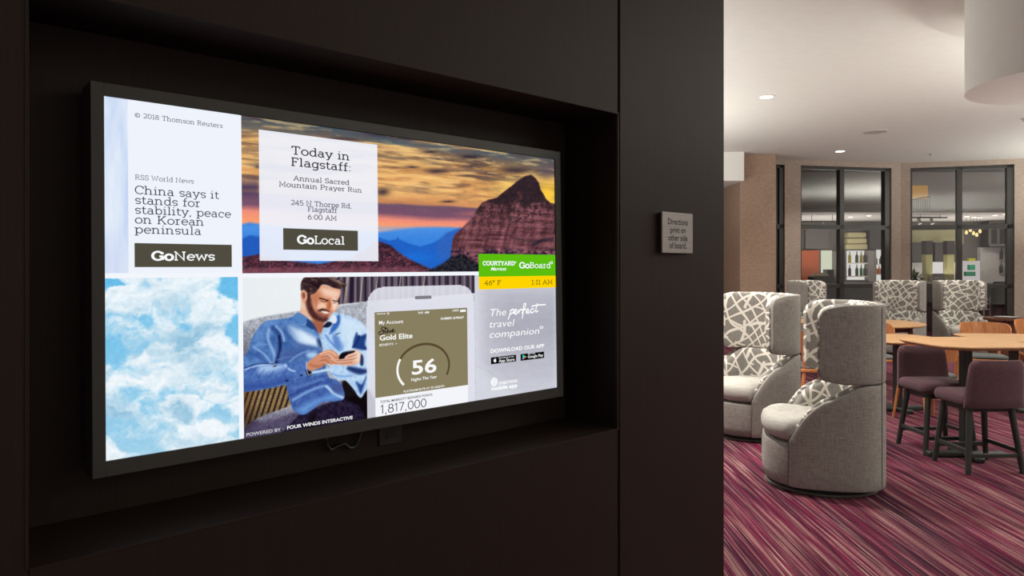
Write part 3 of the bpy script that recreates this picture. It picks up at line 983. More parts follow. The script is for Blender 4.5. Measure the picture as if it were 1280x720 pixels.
    p.stroke([(416.6, 378.6), (419.4, 378.6)], 1.0, (90, 56, 48), 0.8, 0.7)
    p.stroke([(396, 379), (395, 384), (397, 388)], 1.0, (160, 90, 64), 0.6, 1)
    # ear
    p.fill([(376, 365), (379, 363), (383, 366), (384, 371), (382, 376), (379, 378.5), (376, 373)], (222, 160, 132), 1, 0.7)
    p.fill([(377.5, 366.5), (380.5, 366), (381.5, 371), (379, 373.5), (377.5, 370)], (130, 64, 52), 0.85, 1)
    # hair
    hair = [(376, 363), (376, 354), (379, 348), (384, 345), (394, 344.5), (404, 344.5), (414, 344.8), (420, 347), (425, 350), (430, 353.5), (433, 356), (428, 360), (423, 361), (416, 359.5), (409, 356.5), (402, 356), (398, 361), (394, 366), (388, 369), (387, 372), (384.5, 371.5), (383.5, 366), (380, 362.5)]
    hm = p.mask(hair, 0.8)
    hs = fbm((x + y) / 5, (y - x * 0.5) / 1.4, 3, 91)
    p.blend(hm, np.array([[48, 30, 34]]) + (np.clip(hs - 0.45, 0, 1) * 150)[:, None] * np.array([[1, 0.82, 0.72]]))
    p.fill([(410, 346), (418, 347), (427, 352), (431, 355.5), (424, 355), (416, 350)], np.stack([150 + (hs - 0.5) * 160, 122 + (hs - 0.5) * 150, 112 + (hs - 0.5) * 140], 1), 0.75, 2, clip=hm)
    p.fill([(388, 354), (400, 352), (414, 355), (420, 358), (404, 356), (396, 362)], (26, 14, 22), 0.7, 3, clip=hm)
    # collar left
    p.fill([(367, 396), (372, 391.5), (376, 392), (384, 397), (390, 404), (382, 407), (375, 405), (370, 400)], (84, 130, 190), 1, 0.8)
    p.fill([(384, 399), (391, 404), (396, 412), (399, 420), (392, 413), (383, 407)], (30, 58, 116), 0.9, 1)
    p.stroke([(375, 405), (379, 406.5), (383.5, 402)], 0.8, (150, 186, 226), 0.7, 0.7)
    p.stroke([(391, 412), (398, 418), (400, 424)], 1.4, (120, 160, 220), 0.7, 1)
    # far hand with the phone
    hd = p.mask([(408, 451), (414, 447), (428, 442), (438, 438), (447, 438), (452, 444), (452, 450), (446, 455), (436, 457), (420, 456), (412, 456)], 0.7)
    p.blend(hd, np.array([[226, 172, 146]]) + ((n - 0.5) * 24)[:, None])
    p.fill([(444, 438), (451, 441), (453, 449), (448, 453), (442, 448)], (246, 220, 204), 0.8, 3, clip=hd)
    for a in ([(418, 451), (428, 450.6), (438, 449.6), (446, 447)], [(417, 454), (428, 454), (440, 453)], [(434, 446.5), (440, 445.5), (446, 443)]):
        p.stroke(a, 0.9, (150, 84, 64), 0.8, 0.8, hd)
    p.fill([(423, 448.5), (428, 440.5), (442, 438.2), (443, 440), (437, 443), (432, 447.5)], (14, 12, 22), 1, 0.6)
    p.stroke([(428, 440.8), (442, 438.4)], 0.7, (120, 120, 140), 0.7, 0.5)
    p.stroke([(432, 447), (436, 444), (441, 443)], 2.6, (232, 180, 156), 1, 0.7)
    # near hand, typing
    h2 = p.mask([(383, 455), (388, 450), (397, 443), (404, 439), (412, 437), (418, 439), (423, 444), (423, 447.5), (419, 449), (414, 445.5), (410, 445), (416, 451), (420, 452), (414, 455), (408, 454), (402, 459), (394, 462), (386, 463)], 0.7)
    p.blend(h2, np.array([[208, 140, 108]]) + ((n - 0.5) * 24)[:, None])
    p.stroke([(400, 443), (411, 439), (420, 444)], 2.2, (236, 190, 164), 0.8, 1.4, h2)
    p.stroke([(404, 446), (410, 443), (416, 448), (419, 451)], 2.4, (228, 172, 144), 0.9, 1)
    p.stroke([(402, 449), (408, 447.6), (412, 453), (414, 454.6)], 2.4, (206, 136, 106), 0.9, 1)
    p.stroke([(402, 446.5), (409, 444.8), (413, 448)], 0.8, (128, 64, 46), 0.8, 0.7)
    p.stroke([(400, 451), (407, 450), (411, 454.5)], 0.8, (128, 64, 46), 0.75, 0.7)
    p.stroke([(388, 456), (396, 458), (404, 456)], 3, (160, 94, 68), 0.6, 3, h2)
    p.fill([(382, 462), (388, 464), (390, 466), (388, 470), (384, 469)], (14, 12, 20), 0.95, 0.8)
    p.stroke([(383, 452), (383, 461), (386, 469), (391, 465)], 0.9, (200, 220, 240), 0.8, 0.7)
    # cuff at the right
    p.fill([(452, 440), (462, 438), (470, 440), (470, 458), (456, 458), (454, 450)], (196, 218, 242), 1, 1)
    p.fill([(451, 443), (454, 446), (454, 456), (450, 456)], (20, 30, 70), 0.85, 1)
    p.c = np.clip(p.c, 0, 255) + ((fine - 0.5) * 8)[:, None]
    p.blend(np.clip((y - (548 - (x - 303) * 0.15)) / 4, 0, 1), (10, 8, 18))


def p_app(p, s, t):
    x, y = p.x, p.y
    p.c = np.tile(np.array([[196, 197, 208]], float), (len(x), 1))
    p.blend(np.clip((610 - x) / 26, 0, 1), (222, 223, 233))
    p.blend(np.clip(1 - np.abs(y - 405) / 75, 0, 1) * np.clip((x - 596) / 40, 0, 1) * 0.75, (164, 165, 178))
    p.blend(np.clip((370 - y) / 14, 0, 1) * 0.7, (206, 206, 218))
    p.blend(np.clip((y - 470) / 26, 0, 1) * 0.6, (208, 210, 220))
    p.fill([(590, 455), (600, 460), (612, 466), (626, 476), (640, 486), (655, 500), (655, 515), (590, 520)], (214, 216, 226), 0.75, 9)
    p.stroke([(596, 458), (612, 465), (628, 477)], 1, (180, 180, 192), 0.6, 1.5)
    p.blend(np.clip((x - 690) / 8, 0, 1) * 0.6, (214, 216, 226))
    # reflections of the room in the glass are left to the renderer
    p.c += ((fbm(x / 9, y / 4, 3, 4) - 0.5) * 8)[:, None]


def rect(pts):
    L = [tl(*p) for p in pts]
    return (L[0][0] + L[3][0]) / 2, (L[1][0] + L[2][0]) / 2, (L[2][1] + L[3][1]) / 2, (L[0][1] + L[1][1]) / 2


Y1, Y2, Y3, Y4, Y5 = -0.0006, -0.0012, -0.0018, -0.0024, -0.003
us = tl(302, 245)[0]                                   # left edge of the middle column
un0, un1 = tl(160, 240)[0], tl(300.3, 240)[0]
vt = SH / 2 - 0.001
vmid = (tl(303, 341)[1] + tl(590, 340)[1]) / 2
picture('cloud_strip', -SW / 2 + 0.001, un0, tl(140, 341.5)[1], vt, 24, 60, p_strip, Y1, scr)
news = MB().box(un0, un1, Y2, Y2 + 0.0004, tl(200, 341.5)[1], vt).build('news_card', emit('card_white', (238, 243, 252)), scr, smooth=0)
picture('cloud_picture', -SW / 2 + 0.001, tl(298, 450)[0], -SH / 2 + 0.001, tl(131, 348)[1], 210, 260, p_clouds, Y1, scr)
sun_pic = picture('sunset_picture', us, SW / 2 - 0.001, vmid, vt, 500, 240, p_sunset, Y1, scr)
vman = (tl(303, 347)[1] + tl(590, 344.5)[1]) / 2
uman = tl(594, 430)[0]
man_pic = picture('man_with_phone_picture', tl(304, 440)[0], uman, -SH / 2 + 0.001, vman, 420, 290, p_man, Y1, scr)
picture('app_picture', uman, SW / 2 - 0.001, -SH / 2 + 0.001, vman, 110, 170, p_app, Y1, scr)


# ---- lettering.  Slab-serif stroke alphabet: strokes as ribbons, serifs as short bars
def arc(cx, cy, rx, ry, a0, a1, n=12):
    return [(cx + rx * math.cos(R(a0 + (a1 - a0) * k / n)), cy + ry * math.sin(R(a0 + (a1 - a0) * k / n))) for k in range(n + 1)]


def sf(x, y, h=0.14): return [(x - h, y), (x + h, y)]


XH = 0.70
G = {}
def g(ch, adv, *st): G[ch] = (adv, st)
g(' ', 0.42)
g('a', 0.72, [(0.52, 0.0), (0.52, 0.45)] , arc(0.32, 0.45, 0.2, 0.23, 0, 150), arc(0.31, 0.2, 0.22, 0.2, 0, 360, 18), [(0.52, 0.02), (0.68, 0.02)])
g('b', 0.76, [(0.15, 0), (0.15, 1.04)], arc(0.40, 0.34, 0.26, 0.34, 0, 360, 18), sf(0.08, 1.02, 0.09))
g('c', 0.68, arc(0.36, 0.34, 0.27, 0.34, 45, 315, 16), [(0.56, 0.45), (0.56, 0.66)])
g('d', 0.78, [(0.60, 0.02), (0.60, 1.04)], arc(0.36, 0.34, 0.26, 0.34, 0, 360, 18), sf(0.53, 1.02, 0.09), [(0.60, 0.02), (0.74, 0.02)])
g('e', 0.70, arc(0.36, 0.34, 0.28, 0.34, 0, 318, 18), [(0.08, 0.36), (0.64, 0.36)])
g('f', 0.50, [(0.22, 0), (0.22, 0.82)] + arc(0.40, 0.82, 0.18, 0.22, 180, 70, 8), [(0.06, 0.68), (0.46, 0.68)], sf(0.24, 0.02, 0.18))
g('g', 0.72, [(0.58, 0.66), (0.58, -0.08)] + arc(0.34, -0.08, 0.24, 0.22, 0, -150, 10), arc(0.34, 0.34, 0.25, 0.33, 0, 360, 18), [(0.58, 0.67), (0.70, 0.67)])
g('h', 0.84, [(0.16, 0), (0.16, 1.04)], arc(0.38, 0.44, 0.22, 0.24, 180, 0) + [(0.60, 0.0)], sf(0.16, 0.02, 0.15), sf(0.62, 0.02, 0.15), sf(0.10, 1.02, 0.09))
g('i', 0.42, [(0.20, 0), (0.20, 0.68)], sf(0.20, 0.02, 0.16), sf(0.13, 0.67, 0.09), [(0.20, 0.90), (0.20, 1.02)])
g('k', 0.80, [(0.16, 0), (0.16, 1.04)], [(0.60, 0.67), (0.18, 0.28)], [(0.34, 0.42), (0.62, 0.02)], sf(0.16, 0.02, 0.14), sf(0.62, 0.02, 0.13), sf(0.60, 0.67, 0.13))
g('l', 0.42, [(0.20, 0), (0.20, 1.04)], sf(0.20, 0.02, 0.16), sf(0.13, 1.02, 0.09))
g('m', 1.20, [(0.16, 0), (0.16, 0.68)], arc(0.36, 0.44, 0.20, 0.24, 180, 0) + [(0.56, 0.0)], arc(0.77, 0.44, 0.21, 0.24, 180, 0) + [(0.98, 0.0)], sf(0.16, 0.02), sf(0.57, 0.02, 0.12), sf(1.0, 0.02), sf(0.10, 0.67, 0.09))
g('n', 0.84, [(0.16, 0), (0.16, 0.68)], arc(0.38, 0.44, 0.22, 0.24, 180, 0) + [(0.60, 0.0)], sf(0.16, 0.02, 0.15), sf(0.62, 0.02, 0.15), sf(0.10, 0.67, 0.09))
g('o', 0.74, arc(0.37, 0.34, 0.29, 0.34, 0, 360, 20))
g('p', 0.78, [(0.16, -0.28), (0.16, 0.68)], arc(0.42, 0.34, 0.26, 0.34, 0, 360, 18), sf(0.18, -0.26, 0.16), sf(0.09, 0.67, 0.09))
g('r', 0.58, [(0.20, 0), (0.20, 0.68)], arc(0.42, 0.42, 0.22, 0.26, 180, 70, 8), sf(0.22, 0.02, 0.18), sf(0.12, 0.67, 0.10))
g('s', 0.60, arc(0.30, 0.50, 0.20, 0.18, 30, 250, 10) + arc(0.30, 0.18, 0.22, 0.17, 85, -150, 10), [(0.50, 0.52), (0.50, 0.68)])
g('t', 0.50, [(0.20, 0.92), (0.20, 0.18)] + arc(0.36, 0.18, 0.16, 0.17, 180, 320, 8), [(0.05, 0.67), (0.44, 0.67)])
g('u', 0.82, [(0.16, 0.67), (0.16, 0.24)] + arc(0.38, 0.24, 0.22, 0.24, 180, 360), [(0.60, 0.67), (0.60, 0.0)], sf(0.09, 0.67, 0.09), sf(0.53, 0.67, 0.09), [(0.60, 0.02), (0.74, 0.02)])
g('w', 1.04, [(0.12, 0.66), (0.30, 0.03), (0.52, 0.62), (0.74, 0.03), (0.92, 0.66)], sf(0.12, 0.67), sf(0.92, 0.67))
g('y', 0.76, [(0.12, 0.66), (0.37, 0.04)], [(0.64, 0.66), (0.30, -0.24), (0.12, -0.25)], sf(0.13, 0.67), sf(0.63, 0.67))
g(',', 0.32, [(0.16, 0.08), (0.10, -0.16)])
g(':', 0.34, [(0.17, 0.0), (0.17, 0.11)], [(0.17, 0.52), (0.17, 0.63)])
g('A', 0.96, [(0.10, 0), (0.46, 0.98), (0.82, 0)], [(0.24, 0.34), (0.68, 0.34)], sf(0.11, 0.02, 0.13), sf(0.82, 0.02, 0.13))
g('B', 0.82, [(0.18, 0), (0.18, 1)], [(0.05, 0.98), (0.40, 0.98)] + arc(0.42, 0.76, 0.22, 0.22, 90, -90), [(0.18, 0.54), (0.42, 0.54)], arc(0.44, 0.28, 0.26, 0.26, 90, -90) + [(0.05, 0.02)])
g('C', 0.86, arc(0.46, 0.5, 0.39, 0.49, 40, 320, 18), [(0.77, 0.66), (0.77, 0.94)])
g('D', 0.90, [(0.18, 0), (0.18, 1)], [(0.05, 0.98), (0.40, 0.98)] + arc(0.42, 0.5, 0.38, 0.48, 90, -90) + [(0.05, 0.02)])
g('F', 0.76, [(0.20, 0), (0.20, 1)], [(0.06, 0.98), (0.66, 0.98)], [(0.20, 0.52), (0.50, 0.52)], sf(0.22, 0.02, 0.17), [(0.66, 0.98), (0.66, 0.78)], [(0.50, 0.42), (0.50, 0.62)])
g('G', 0.96, arc(0.47, 0.5, 0.40, 0.49, 42, 345, 18), [(0.80, 0.68), (0.80, 0.94)], [(0.82, 0.02), (0.82, 0.44)], [(0.58, 0.44), (0.90, 0.44)])
g('K', 0.92, [(0.18, 0), (0.18, 1)], [(0.70, 0.98), (0.20, 0.40)], [(0.38, 0.58), (0.76, 0.02)], sf(0.18, 0.02), sf(0.18, 0.98), sf(0.74, 0.02), sf(0.70, 0.98))
g('L', 0.74, [(0.20, 0), (0.20, 1)], [(0.06, 0.02), (0.66, 0.02), (0.66, 0.24)], sf(0.20, 0.98, 0.15))
g('M', 1.12, [(0.18, 0), (0.18, 0.98), (0.54, 0.24), (0.90, 0.98), (0.90, 0)], sf(0.18, 0.02), sf(0.90, 0.02), [(0.04, 0.98), (0.2, 0.98)], [(0.9, 0.98), (1.04, 0.98)])
g('N', 1.02, [(0.18, 0), (0.18, 0.98), (0.80, 0.02), (0.80, 0.98)], sf(0.18, 0.02), sf(0.80, 0.98), [(0.04, 0.98), (0.2, 0.98)])
g('O', 0.96, arc(0.47, 0.5, 0.40, 0.49, 0, 360, 24))
g('P', 0.80, [(0.18, 0), (0.18, 1)], [(0.05, 0.98), (0.42, 0.98)] + arc(0.44, 0.72, 0.27, 0.26, 90, -90) + [(0.18, 0.46)], sf(0.20, 0.02, 0.16))
g('R', 0.88, [(0.18, 0), (0.18, 1)], [(0.05, 0.98), (0.42, 0.98)] + arc(0.44, 0.74, 0.25, 0.24, 90, -90) + [(0.18, 0.50)], [(0.44, 0.50), (0.70, 0.02)], sf(0.18, 0.02), sf(0.74, 0.02, 0.11))
g('S', 0.74, arc(0.37, 0.74, 0.25, 0.24, 25, 255, 12) + arc(0.37, 0.26, 0.28, 0.25, 82, -155, 12), [(0.62, 0.76), (0.62, 0.98)], [(0.10, 0.02), (0.10, 0.24)])
g('T', 0.86, [(0.42, 0), (0.42, 0.98)], [(0.08, 0.98), (0.76, 0.98)], [(0.08, 0.98), (0.08, 0.76)], [(0.76, 0.98), (0.76, 0.76)], sf(0.42, 0.02, 0.18))
g('U', 0.96, [(0.18, 0.98), (0.18, 0.34)] + arc(0.47, 0.34, 0.29, 0.34, 180, 360) + [(0.76, 0.98)], sf(0.18, 0.98), sf(0.76, 0.98))
g('W', 1.30, [(0.10, 0.98), (0.36, 0.02), (0.62, 0.90), (0.88, 0.02), (1.14, 0.98)], sf(0.12, 0.98), sf(1.12, 0.98))
g('Y', 0.86, [(0.10, 0.98), (0.42, 0.46), (0.42, 0)], [(0.74, 0.98), (0.42, 0.46)], sf(0.42, 0.02, 0.17), sf(0.12, 0.98, 0.12), sf(0.72, 0.98, 0.12))
g('0', 0.74, arc(0.36, 0.5, 0.28, 0.49, 0, 360, 20))
g('1', 0.50, [(0.08, 0.82), (0.26, 0.98), (0.26, 0)], sf(0.26, 0.02, 0.18))
g('2', 0.72, arc(0.34, 0.70, 0.26, 0.28, 165, -20, 10) + [(0.52, 0.44), (0.08, 0.03), (0.62, 0.03)], [(0.62, 0.03), (0.62, 0.18)])
g('4', 0.76, [(0.50, 0), (0.50, 0.98), (0.06, 0.30), (0.68, 0.30)], sf(0.50, 0.02, 0.13))
g('5', 0.72, [(0.58, 0.97), (0.16, 0.97), (0.13, 0.56)] + arc(0.34, 0.31, 0.28, 0.30, 130, -150, 12))
g('6', 0.74, [(0.52, 0.98), (0.22, 0.66), (0.11, 0.42)], arc(0.36, 0.30, 0.27, 0.30, 0, 360, 18))
g('8', 0.74, arc(0.36, 0.74, 0.22, 0.24, 0, 360, 16), arc(0.36, 0.26, 0.27, 0.26, 0, 360, 18))
g('°', 0.44, arc(0.2, 0.82, 0.15, 0.15, 0, 360, 12))
g('©', 1.04, arc(0.5, 0.42, 0.40, 0.42, 0, 360, 22), arc(0.5, 0.42, 0.18, 0.2, 50, 310, 10))
g('®', 0.6, arc(0.28, 0.8, 0.20, 0.20, 0, 360, 12))


SANS_DIGITS = {'1': (0.46, [[(0.06, 0.80), (0.26, 0.98), (0.26, 0)]]), '8': G['8'], '0': G['0'], ',': G[','],
               '7': (0.68, [[(0.06, 0.96), (0.58, 0.96), (0.22, 0)]])}


def ribbon(mb, pts, w, y, tr, w_ends=None):
    """flat stroke of width w along pts (2-D), mitred"""
    n = len(pts)
    closed = n > 3 and abs(pts[0][0] - pts[-1][0]) + abs(pts[0][1] - pts[-1][1]) < 1e-6
    L, Rr = [], []
    for i in range(n):
        if closed:
            a = pts[i - 1] if i > 0 else pts[-2]; b = pts[i + 1] if i < n - 1 else pts[1]
        else:
            a = pts[max(i - 1, 0)]; b = pts[min(i + 1, n - 1)]
        p = pts[i]
        d1 = Vector((p[0] - a[0], p[1] - a[1])); d2 = Vector((b[0] - p[0], b[1] - p[1]))
        if d1.length < 1e-9: d1 = d2
        if d2.length < 1e-9: d2 = d1
        d1.normalize(); d2.normalize()
        nn = Vector((-d1.y - d2.y, d1.x + d2.x))
        if nn.length < 1e-6: nn = Vector((-d1.y, d1.x))
        nn.normalize()
        k = max(0.45, nn.dot(Vector((-d1.y, d1.x))))
        ww = w if not callable(w) else w(i / max(1, n - 1))
        h = ww / 2 / k
        L.append(tr(p[0] + nn.x * h, p[1] + nn.y * h)); Rr.append(tr(p[0] - nn.x * h, p[1] - nn.y * h))
    v = []
    for a, b in zip(L, Rr):
        v += [(a[0], y, a[1]), (b[0], y, b[1])]
    mb.add(v, [(2 * i, 2 * i + 1, 2 * i + 3, 2 * i + 2) for i in range(n - 1)])


def slab_text(mb, txt, p0, p1, h, y, w=0.105, bold=()):
    w *= 1.12
    """txt from photo point p0 to p1 (baseline), cap height h photo pixels at p0"""
    a, b = tl(*p0), tl(*p1)
    hh = tl(p0[0], p0[1] - h)[1] - a[1]
    base = (a[1] + b[1]) / 2
    tot = sum(G[c][0] for c in txt) - 0.1
    sx = (b[0] - a[0]) / tot
    xx = 0
    for i, c in enumerate(txt):
        adv, st = G[c]
        ww = w * (1.65 if i in bold else 1)
        for s in st:
            ribbon(mb, s, ww, y, lambda px, py, xx=xx: (a[0] + (xx + px - 0.05) * sx, base + py * hh))
        xx += adv
    return mb


def text_obj(name, mb, col, parent):
    return mb.build(name, col if not isinstance(col, tuple) else emit('ink_%d_%d_%d' % col, col), parent, smooth=0)


def sans_mesh(txt, offset=0.0, shear=0.0):
    cu = bpy.data.curves.new('letters', 'FONT')
    cu.body = txt
    cu.size = 1.0
    cu.offset = offset
    cu.shear = shear
    cu.resolution_u = 3
    o = bpy.data.objects.new('letters', cu)
    C.objects.link(o)
    dg = bpy.context.evaluated_depsgraph_get()
    me = o.evaluated_get(dg).to_mesh()
    v = [tuple(x.co) for x in me.vertices]
    f = [tuple(p.vertices) for p in me.polygons]
    o.evaluated_get(dg).to_mesh_clear()
    bpy.data.objects.remove(o); bpy.data.curves.remove(cu)
    return v, f


def sans_text(mb, txt, p0, p1, h, y, offset=0.0, shear=0.0):
    v, f = sans_mesh(txt, offset, shear)
    a, b = tl(*p0), tl(*p1)
    hh = tl(p0[0], p0[1] - h)[1] - a[1]
    base = (a[1] + b[1]) / 2
    x0 = min(q[0] for q in v); x1 = max(q[0] for q in v)
    sx = (b[0] - a[0]) / (x1 - x0); sy = hh / 0.69
    mb.add([(a[0] + (q[0] - x0) * sx, y, base + q[1] * sy) for q in v], f)
    return mb


INK = (70, 74, 92)
INK2 = (48, 50, 60)
WHITE = (250, 251, 253)
OLIVE = (80, 77, 64)
# news card
mb = MB(); slab_text(mb, '© 2018 Thomson Reuters', (168, 147), (277.7, 159.6), 5.8, Y3, 0.10); text_obj('copyright_text', mb, INK, news)
mb = MB(); slab_text(mb, 'RSS World News', (168.6, 225), (241.8, 229), 6, Y3, 0.10); text_obj('source_text', mb, (92, 96, 112), news)
mb = MB()
for s, a, b in (('China says it', (168.6, 242.4), (273, 248.4)), ('stands for', (168.6, 255), (250, 258.6)), ('stability, peace', (168.6, 267.2), (288, 271.9)),
                ('on Korean', (168.6, 279.5), (254.5, 281.7)), ('peninsula', (168.6, 291.8), (251, 293.2))):
    mb = MB(); slab_text(mb, s, a, b, 10, Y3, 0.10); text_obj('headline_text', mb, INK, news)
panel('button', [(167.9, 303.9), (289.3, 306), (289.3, 333.5), (167.9, 334.2)], OLIVE, Y3, news)
mb = MB(); slab_text(mb, 'GoNews', (190, 325), (267.5, 325.5), 10.6, Y4, 0.12, (0, 1)); text_obj('button_text', mb, WHITE, news)

# event card, letting the picture behind shine through a little
ev = rect([(322.9, 161.9), (470.6, 181), (473.3, 327.2), (324.6, 325.1)])


def p_event(p, s, t):
    us0, us1, vv0, vv1 = us, SW / 2 - 0.001, vmid, vt
    uu = ev[0] + s * (ev[1] - ev[0]); vv = ev[3] - t * (ev[3] - ev[2])
    p_sunset(p, (uu - us0) / (us1 - us0), (vv1 - vv) / (vv1 - vv0))
    p.c = p.c * 0.07 + np.array([[240, 243, 253]]) * 0.93


event = picture('event_card', *ev, 100, 100, p_event, Y2, scr)
mb = MB(); slab_text(mb, 'Today in', (364.2, 193), (436.6, 200.2), 10, Y3, 0.115); text_obj('title_text', mb, INK2, event)
mb = MB(); slab_text(mb, 'Flagstaff:', (363.5, 207.2), (438.3, 214.2), 10, Y3, 0.115)
text_obj('title_text', mb, INK2, event)
mb = MB()
for s, a, b in (('Annual Sacred', (366.7, 226), (436, 231)), ('Mountain Prayer Run', (348.5, 233.4), (451.9, 240.4)), ('245 N Thorpe Rd,', (363.5, 256.4), (439, 260.2)),
                ('Flagstaff', (384.3, 264.4), (420.6, 266.2)), ('6:00 AM', (384.3, 274.3), (420.6, 275.6))):
    mb = MB(); slab_text(mb, s, a, b, 6.1, Y3, 0.115); text_obj('details_text', mb, (64, 66, 78), event)
panel('button', [(353.6, 284.9), (446.9, 288.8), (446.9, 313.7), (353.6, 311.8)], OLIVE, Y3, event)
mb = MB(); slab_text(mb, 'GoLocal', (371.8, 304.2), (430, 305.6), 9.8, Y4, 0.12, (0, 1)); text_obj('button_text', mb, WHITE, event)

# green and yellow banner
ban = panel('brand_banner', [(597.9, 317.3), (693.4, 318.4), (694.2, 345), (598.2, 345.4)], (92, 190, 14), Y2, scr)
mb = MB(); slab_text(mb, 'COURTYARD', (603.3, 331.6), (642.6, 331.4), 4.9, Y3, 0.19); slab_text(mb, '®', (642.6, 331.4), (645, 331.4), 4.4, Y3, 0.1)
text_obj('brand_text', mb, WHITE, ban)
mb = MB(); slab_text(mb, 'GoBoard', (649.1, 335.2), (687.6, 334.8), 7.0, Y3, 0.11, (0, 1)); slab_text(mb, '®', (688, 334), (690.6, 334), 7, Y3, 0.11)
text_obj('board_text', mb, WHITE, ban)
mb = MB(); sans_text(mb, 'Marriott', (612.8, 338.2), (632.6, 337.8), 4.0, Y3, 0.02, 0.35)
text_obj('hotel_text', mb, WHITE, ban)
stp_ = panel('weather_strip', [(598.2, 345.4), (694.2, 345), (694.5, 359.3), (598.6, 361.9)], (255, 212, 0), Y2, scr)
mb = MB(); slab_text(mb, '46° F', (605.3, 356.4), (625.6, 356), 5.8, Y3, 0.11); text_obj('weather_text', mb, (84, 72, 18), stp_)
mb = MB(); slab_text(mb, '1:11 AM', (664.1, 355.6), (690.2, 355.1), 5.7, Y3, 0.11)
text_obj('time_text', mb, (84, 72, 18), stp_)

# phone graphic
ph_u0, ph_u1 = tl(458, 430)[0], tl(593, 430)[0]
ph_v1 = (tl(500, 358.5)[1] + tl(560, 356)[1]) / 2
ph = (ph_u0, ph_u1, -SH / 2 + 0.001, ph_v1)
PHR = 0.045


def p_phone(p, s, t):
    uu = ph[0] + s * (ph[1] - ph[0]); vv = ph[3] - t * (ph[3] - ph[2])
    u0m, u1m = tl(304, 440)[0], uman
    p_man(p, (uu - u0m) / (u1m - u0m), (vman - vv) / (vman + SH / 2))
    p.c = p.c * 0.14 + np.array([[226, 227, 238]]) * 0.86
    p.blend(np.clip(1 - t * 6, 0, 1) * 0.3, (236, 236, 244))


def phone_mask(px, py):
    k = np.array([tl(a, b) for a, b in zip(px, py)])
    u, v = k[:, 0], k[:, 1]
    du = np.maximum(np.maximum(ph_u0 + PHR - u, u - (ph_u1 - PHR)), 0); dv = np.maximum(v - (ph_v1 - PHR), 0)
    return (du * du + dv * dv <= PHR * PHR * 1.001)


phone = picture('phone_graphic', *ph, 130, 130, p_phone, Y2, scr, phone_mask)
a, b = tl(518, 372.5), tl(539, 371)
mb = MB(); rr = (tl(518, 369.8)[1] - tl(518, 374)[1]) / 2; zc = (a[1] + b[1]) / 2
ol = [(b[0] - rr + rr * math.cos(R(t)), zc + rr * math.sin(R(t))) for t in range(-90, 91, 15)] + [(a[0] + rr + rr * math.cos(R(t)), zc + rr * math.sin(R(t))) for t in range(90, 271, 15)]
mb.add([(x, Y3, z) for x, z in ol], [tuple(range(len(ol)))])
text_obj('earpiece_slot', mb, (128, 126, 134), phone)
acc = [(467.5, 390.7), (583.1, 384.3), (584.6, 481.1), (469, 497.3)]
panel('account_card', acc, (136, 126, 96), Y3, phone)
u0, u1, v0, v1 = rect(acc)
MB().box(u0, u1, Y3, Y3 + 0.0003, -SH / 2 + 0.001, v0).build('points_card', emit('points_white', (244, 245, 250)), phone, smooth=0)
mb = MB(); sans_text(mb, 'My Account', (473.1, 405.6), (503.4, 403.8), 4.6, Y4, 0.008); text_obj('account_text', mb, (248, 248, 246), phone)
mb = MB(); sans_text(mb, 'Gold Elite', (473.9, 425.1), (515, 422.8), 6.4, Y4, 0.022); text_obj('tier_text', mb, (248, 248, 246), phone)
mb = MB(); sans_text(mb, 'BENEFITS  >', (473.6, 432.9), (495.7, 430.6), 2.8, Y4, 0.005); text_obj('benefits_text', mb, (248, 248, 246), phone)
mb = MB(); sans_text(mb, '9:41 AM', (521.9, 392.4), (535.5, 391.6), 2.8, Y4, 0.02); text_obj('clock_text', mb, (248, 248, 246), phone)
mb = MB(); sans_text(mb, '100%', (565, 389.5), (573, 389), 2.6, Y4, 0.01); text_obj('battery_text', mb, (248, 248, 246), phone)
mb = MB(); sans_text(mb, '•••••', (470.4, 394.2), (481, 393.6), 3.4, Y4, 0.01); text_obj('signal_dots', mb, (248, 248, 246), phone)
mb = MB(); sans_text(mb, 'NUMBER 26784657', (550.2, 399.6), (579.2, 398), 2.8, Y4, 0.02); text_obj('number_text', mb, (248, 248, 246), phone)
mb = MB(); sans_text(mb, 'Nights This Year', (513.4, 476.6), (545.5, 472.3), 3.8, Y4, 0.012); text_obj('nights_text', mb, (248, 248, 246), phone)
mb = MB(); sans_text(mb, 'PLATINUM ELITE AT 75 NIGHTS', (503.9, 490.5), (554.5, 483.8), 2.7, Y4, 0.014); text_obj('goal_text', mb, (248, 248, 246), phone)
mb = MB(); sans_text(mb, '56', (514.2, 468), (545, 464.6), 17, Y4, 0.02); text_obj('nights_number', mb, (248, 248, 246), phone)
q = [tl(574.5, 387.2), tl(581.5, 386.8), tl(581.5, 389.6), tl(574.5, 390.1)]
mb = MB(); mb.add([(x, Y4, z) for x, z in q], [(0, 1, 2, 3)]); text_obj('battery_icon', mb, (248, 248, 246), phone)
# battery and signal fan
mb = MB(); a = tl(484.5, 394)
for r_ in (0.002, 0.004, 0.006):
    ribbon(mb, [(a[0] + r_ * math.cos(R(t)), a[1] + r_ * math.sin(R(t))) for t in range(50, 131, 10)], 0.0011, Y4, lambda x, z: (x, z))
text_obj('signal_icon', mb, (248, 248, 246), phone)
mb = MB()
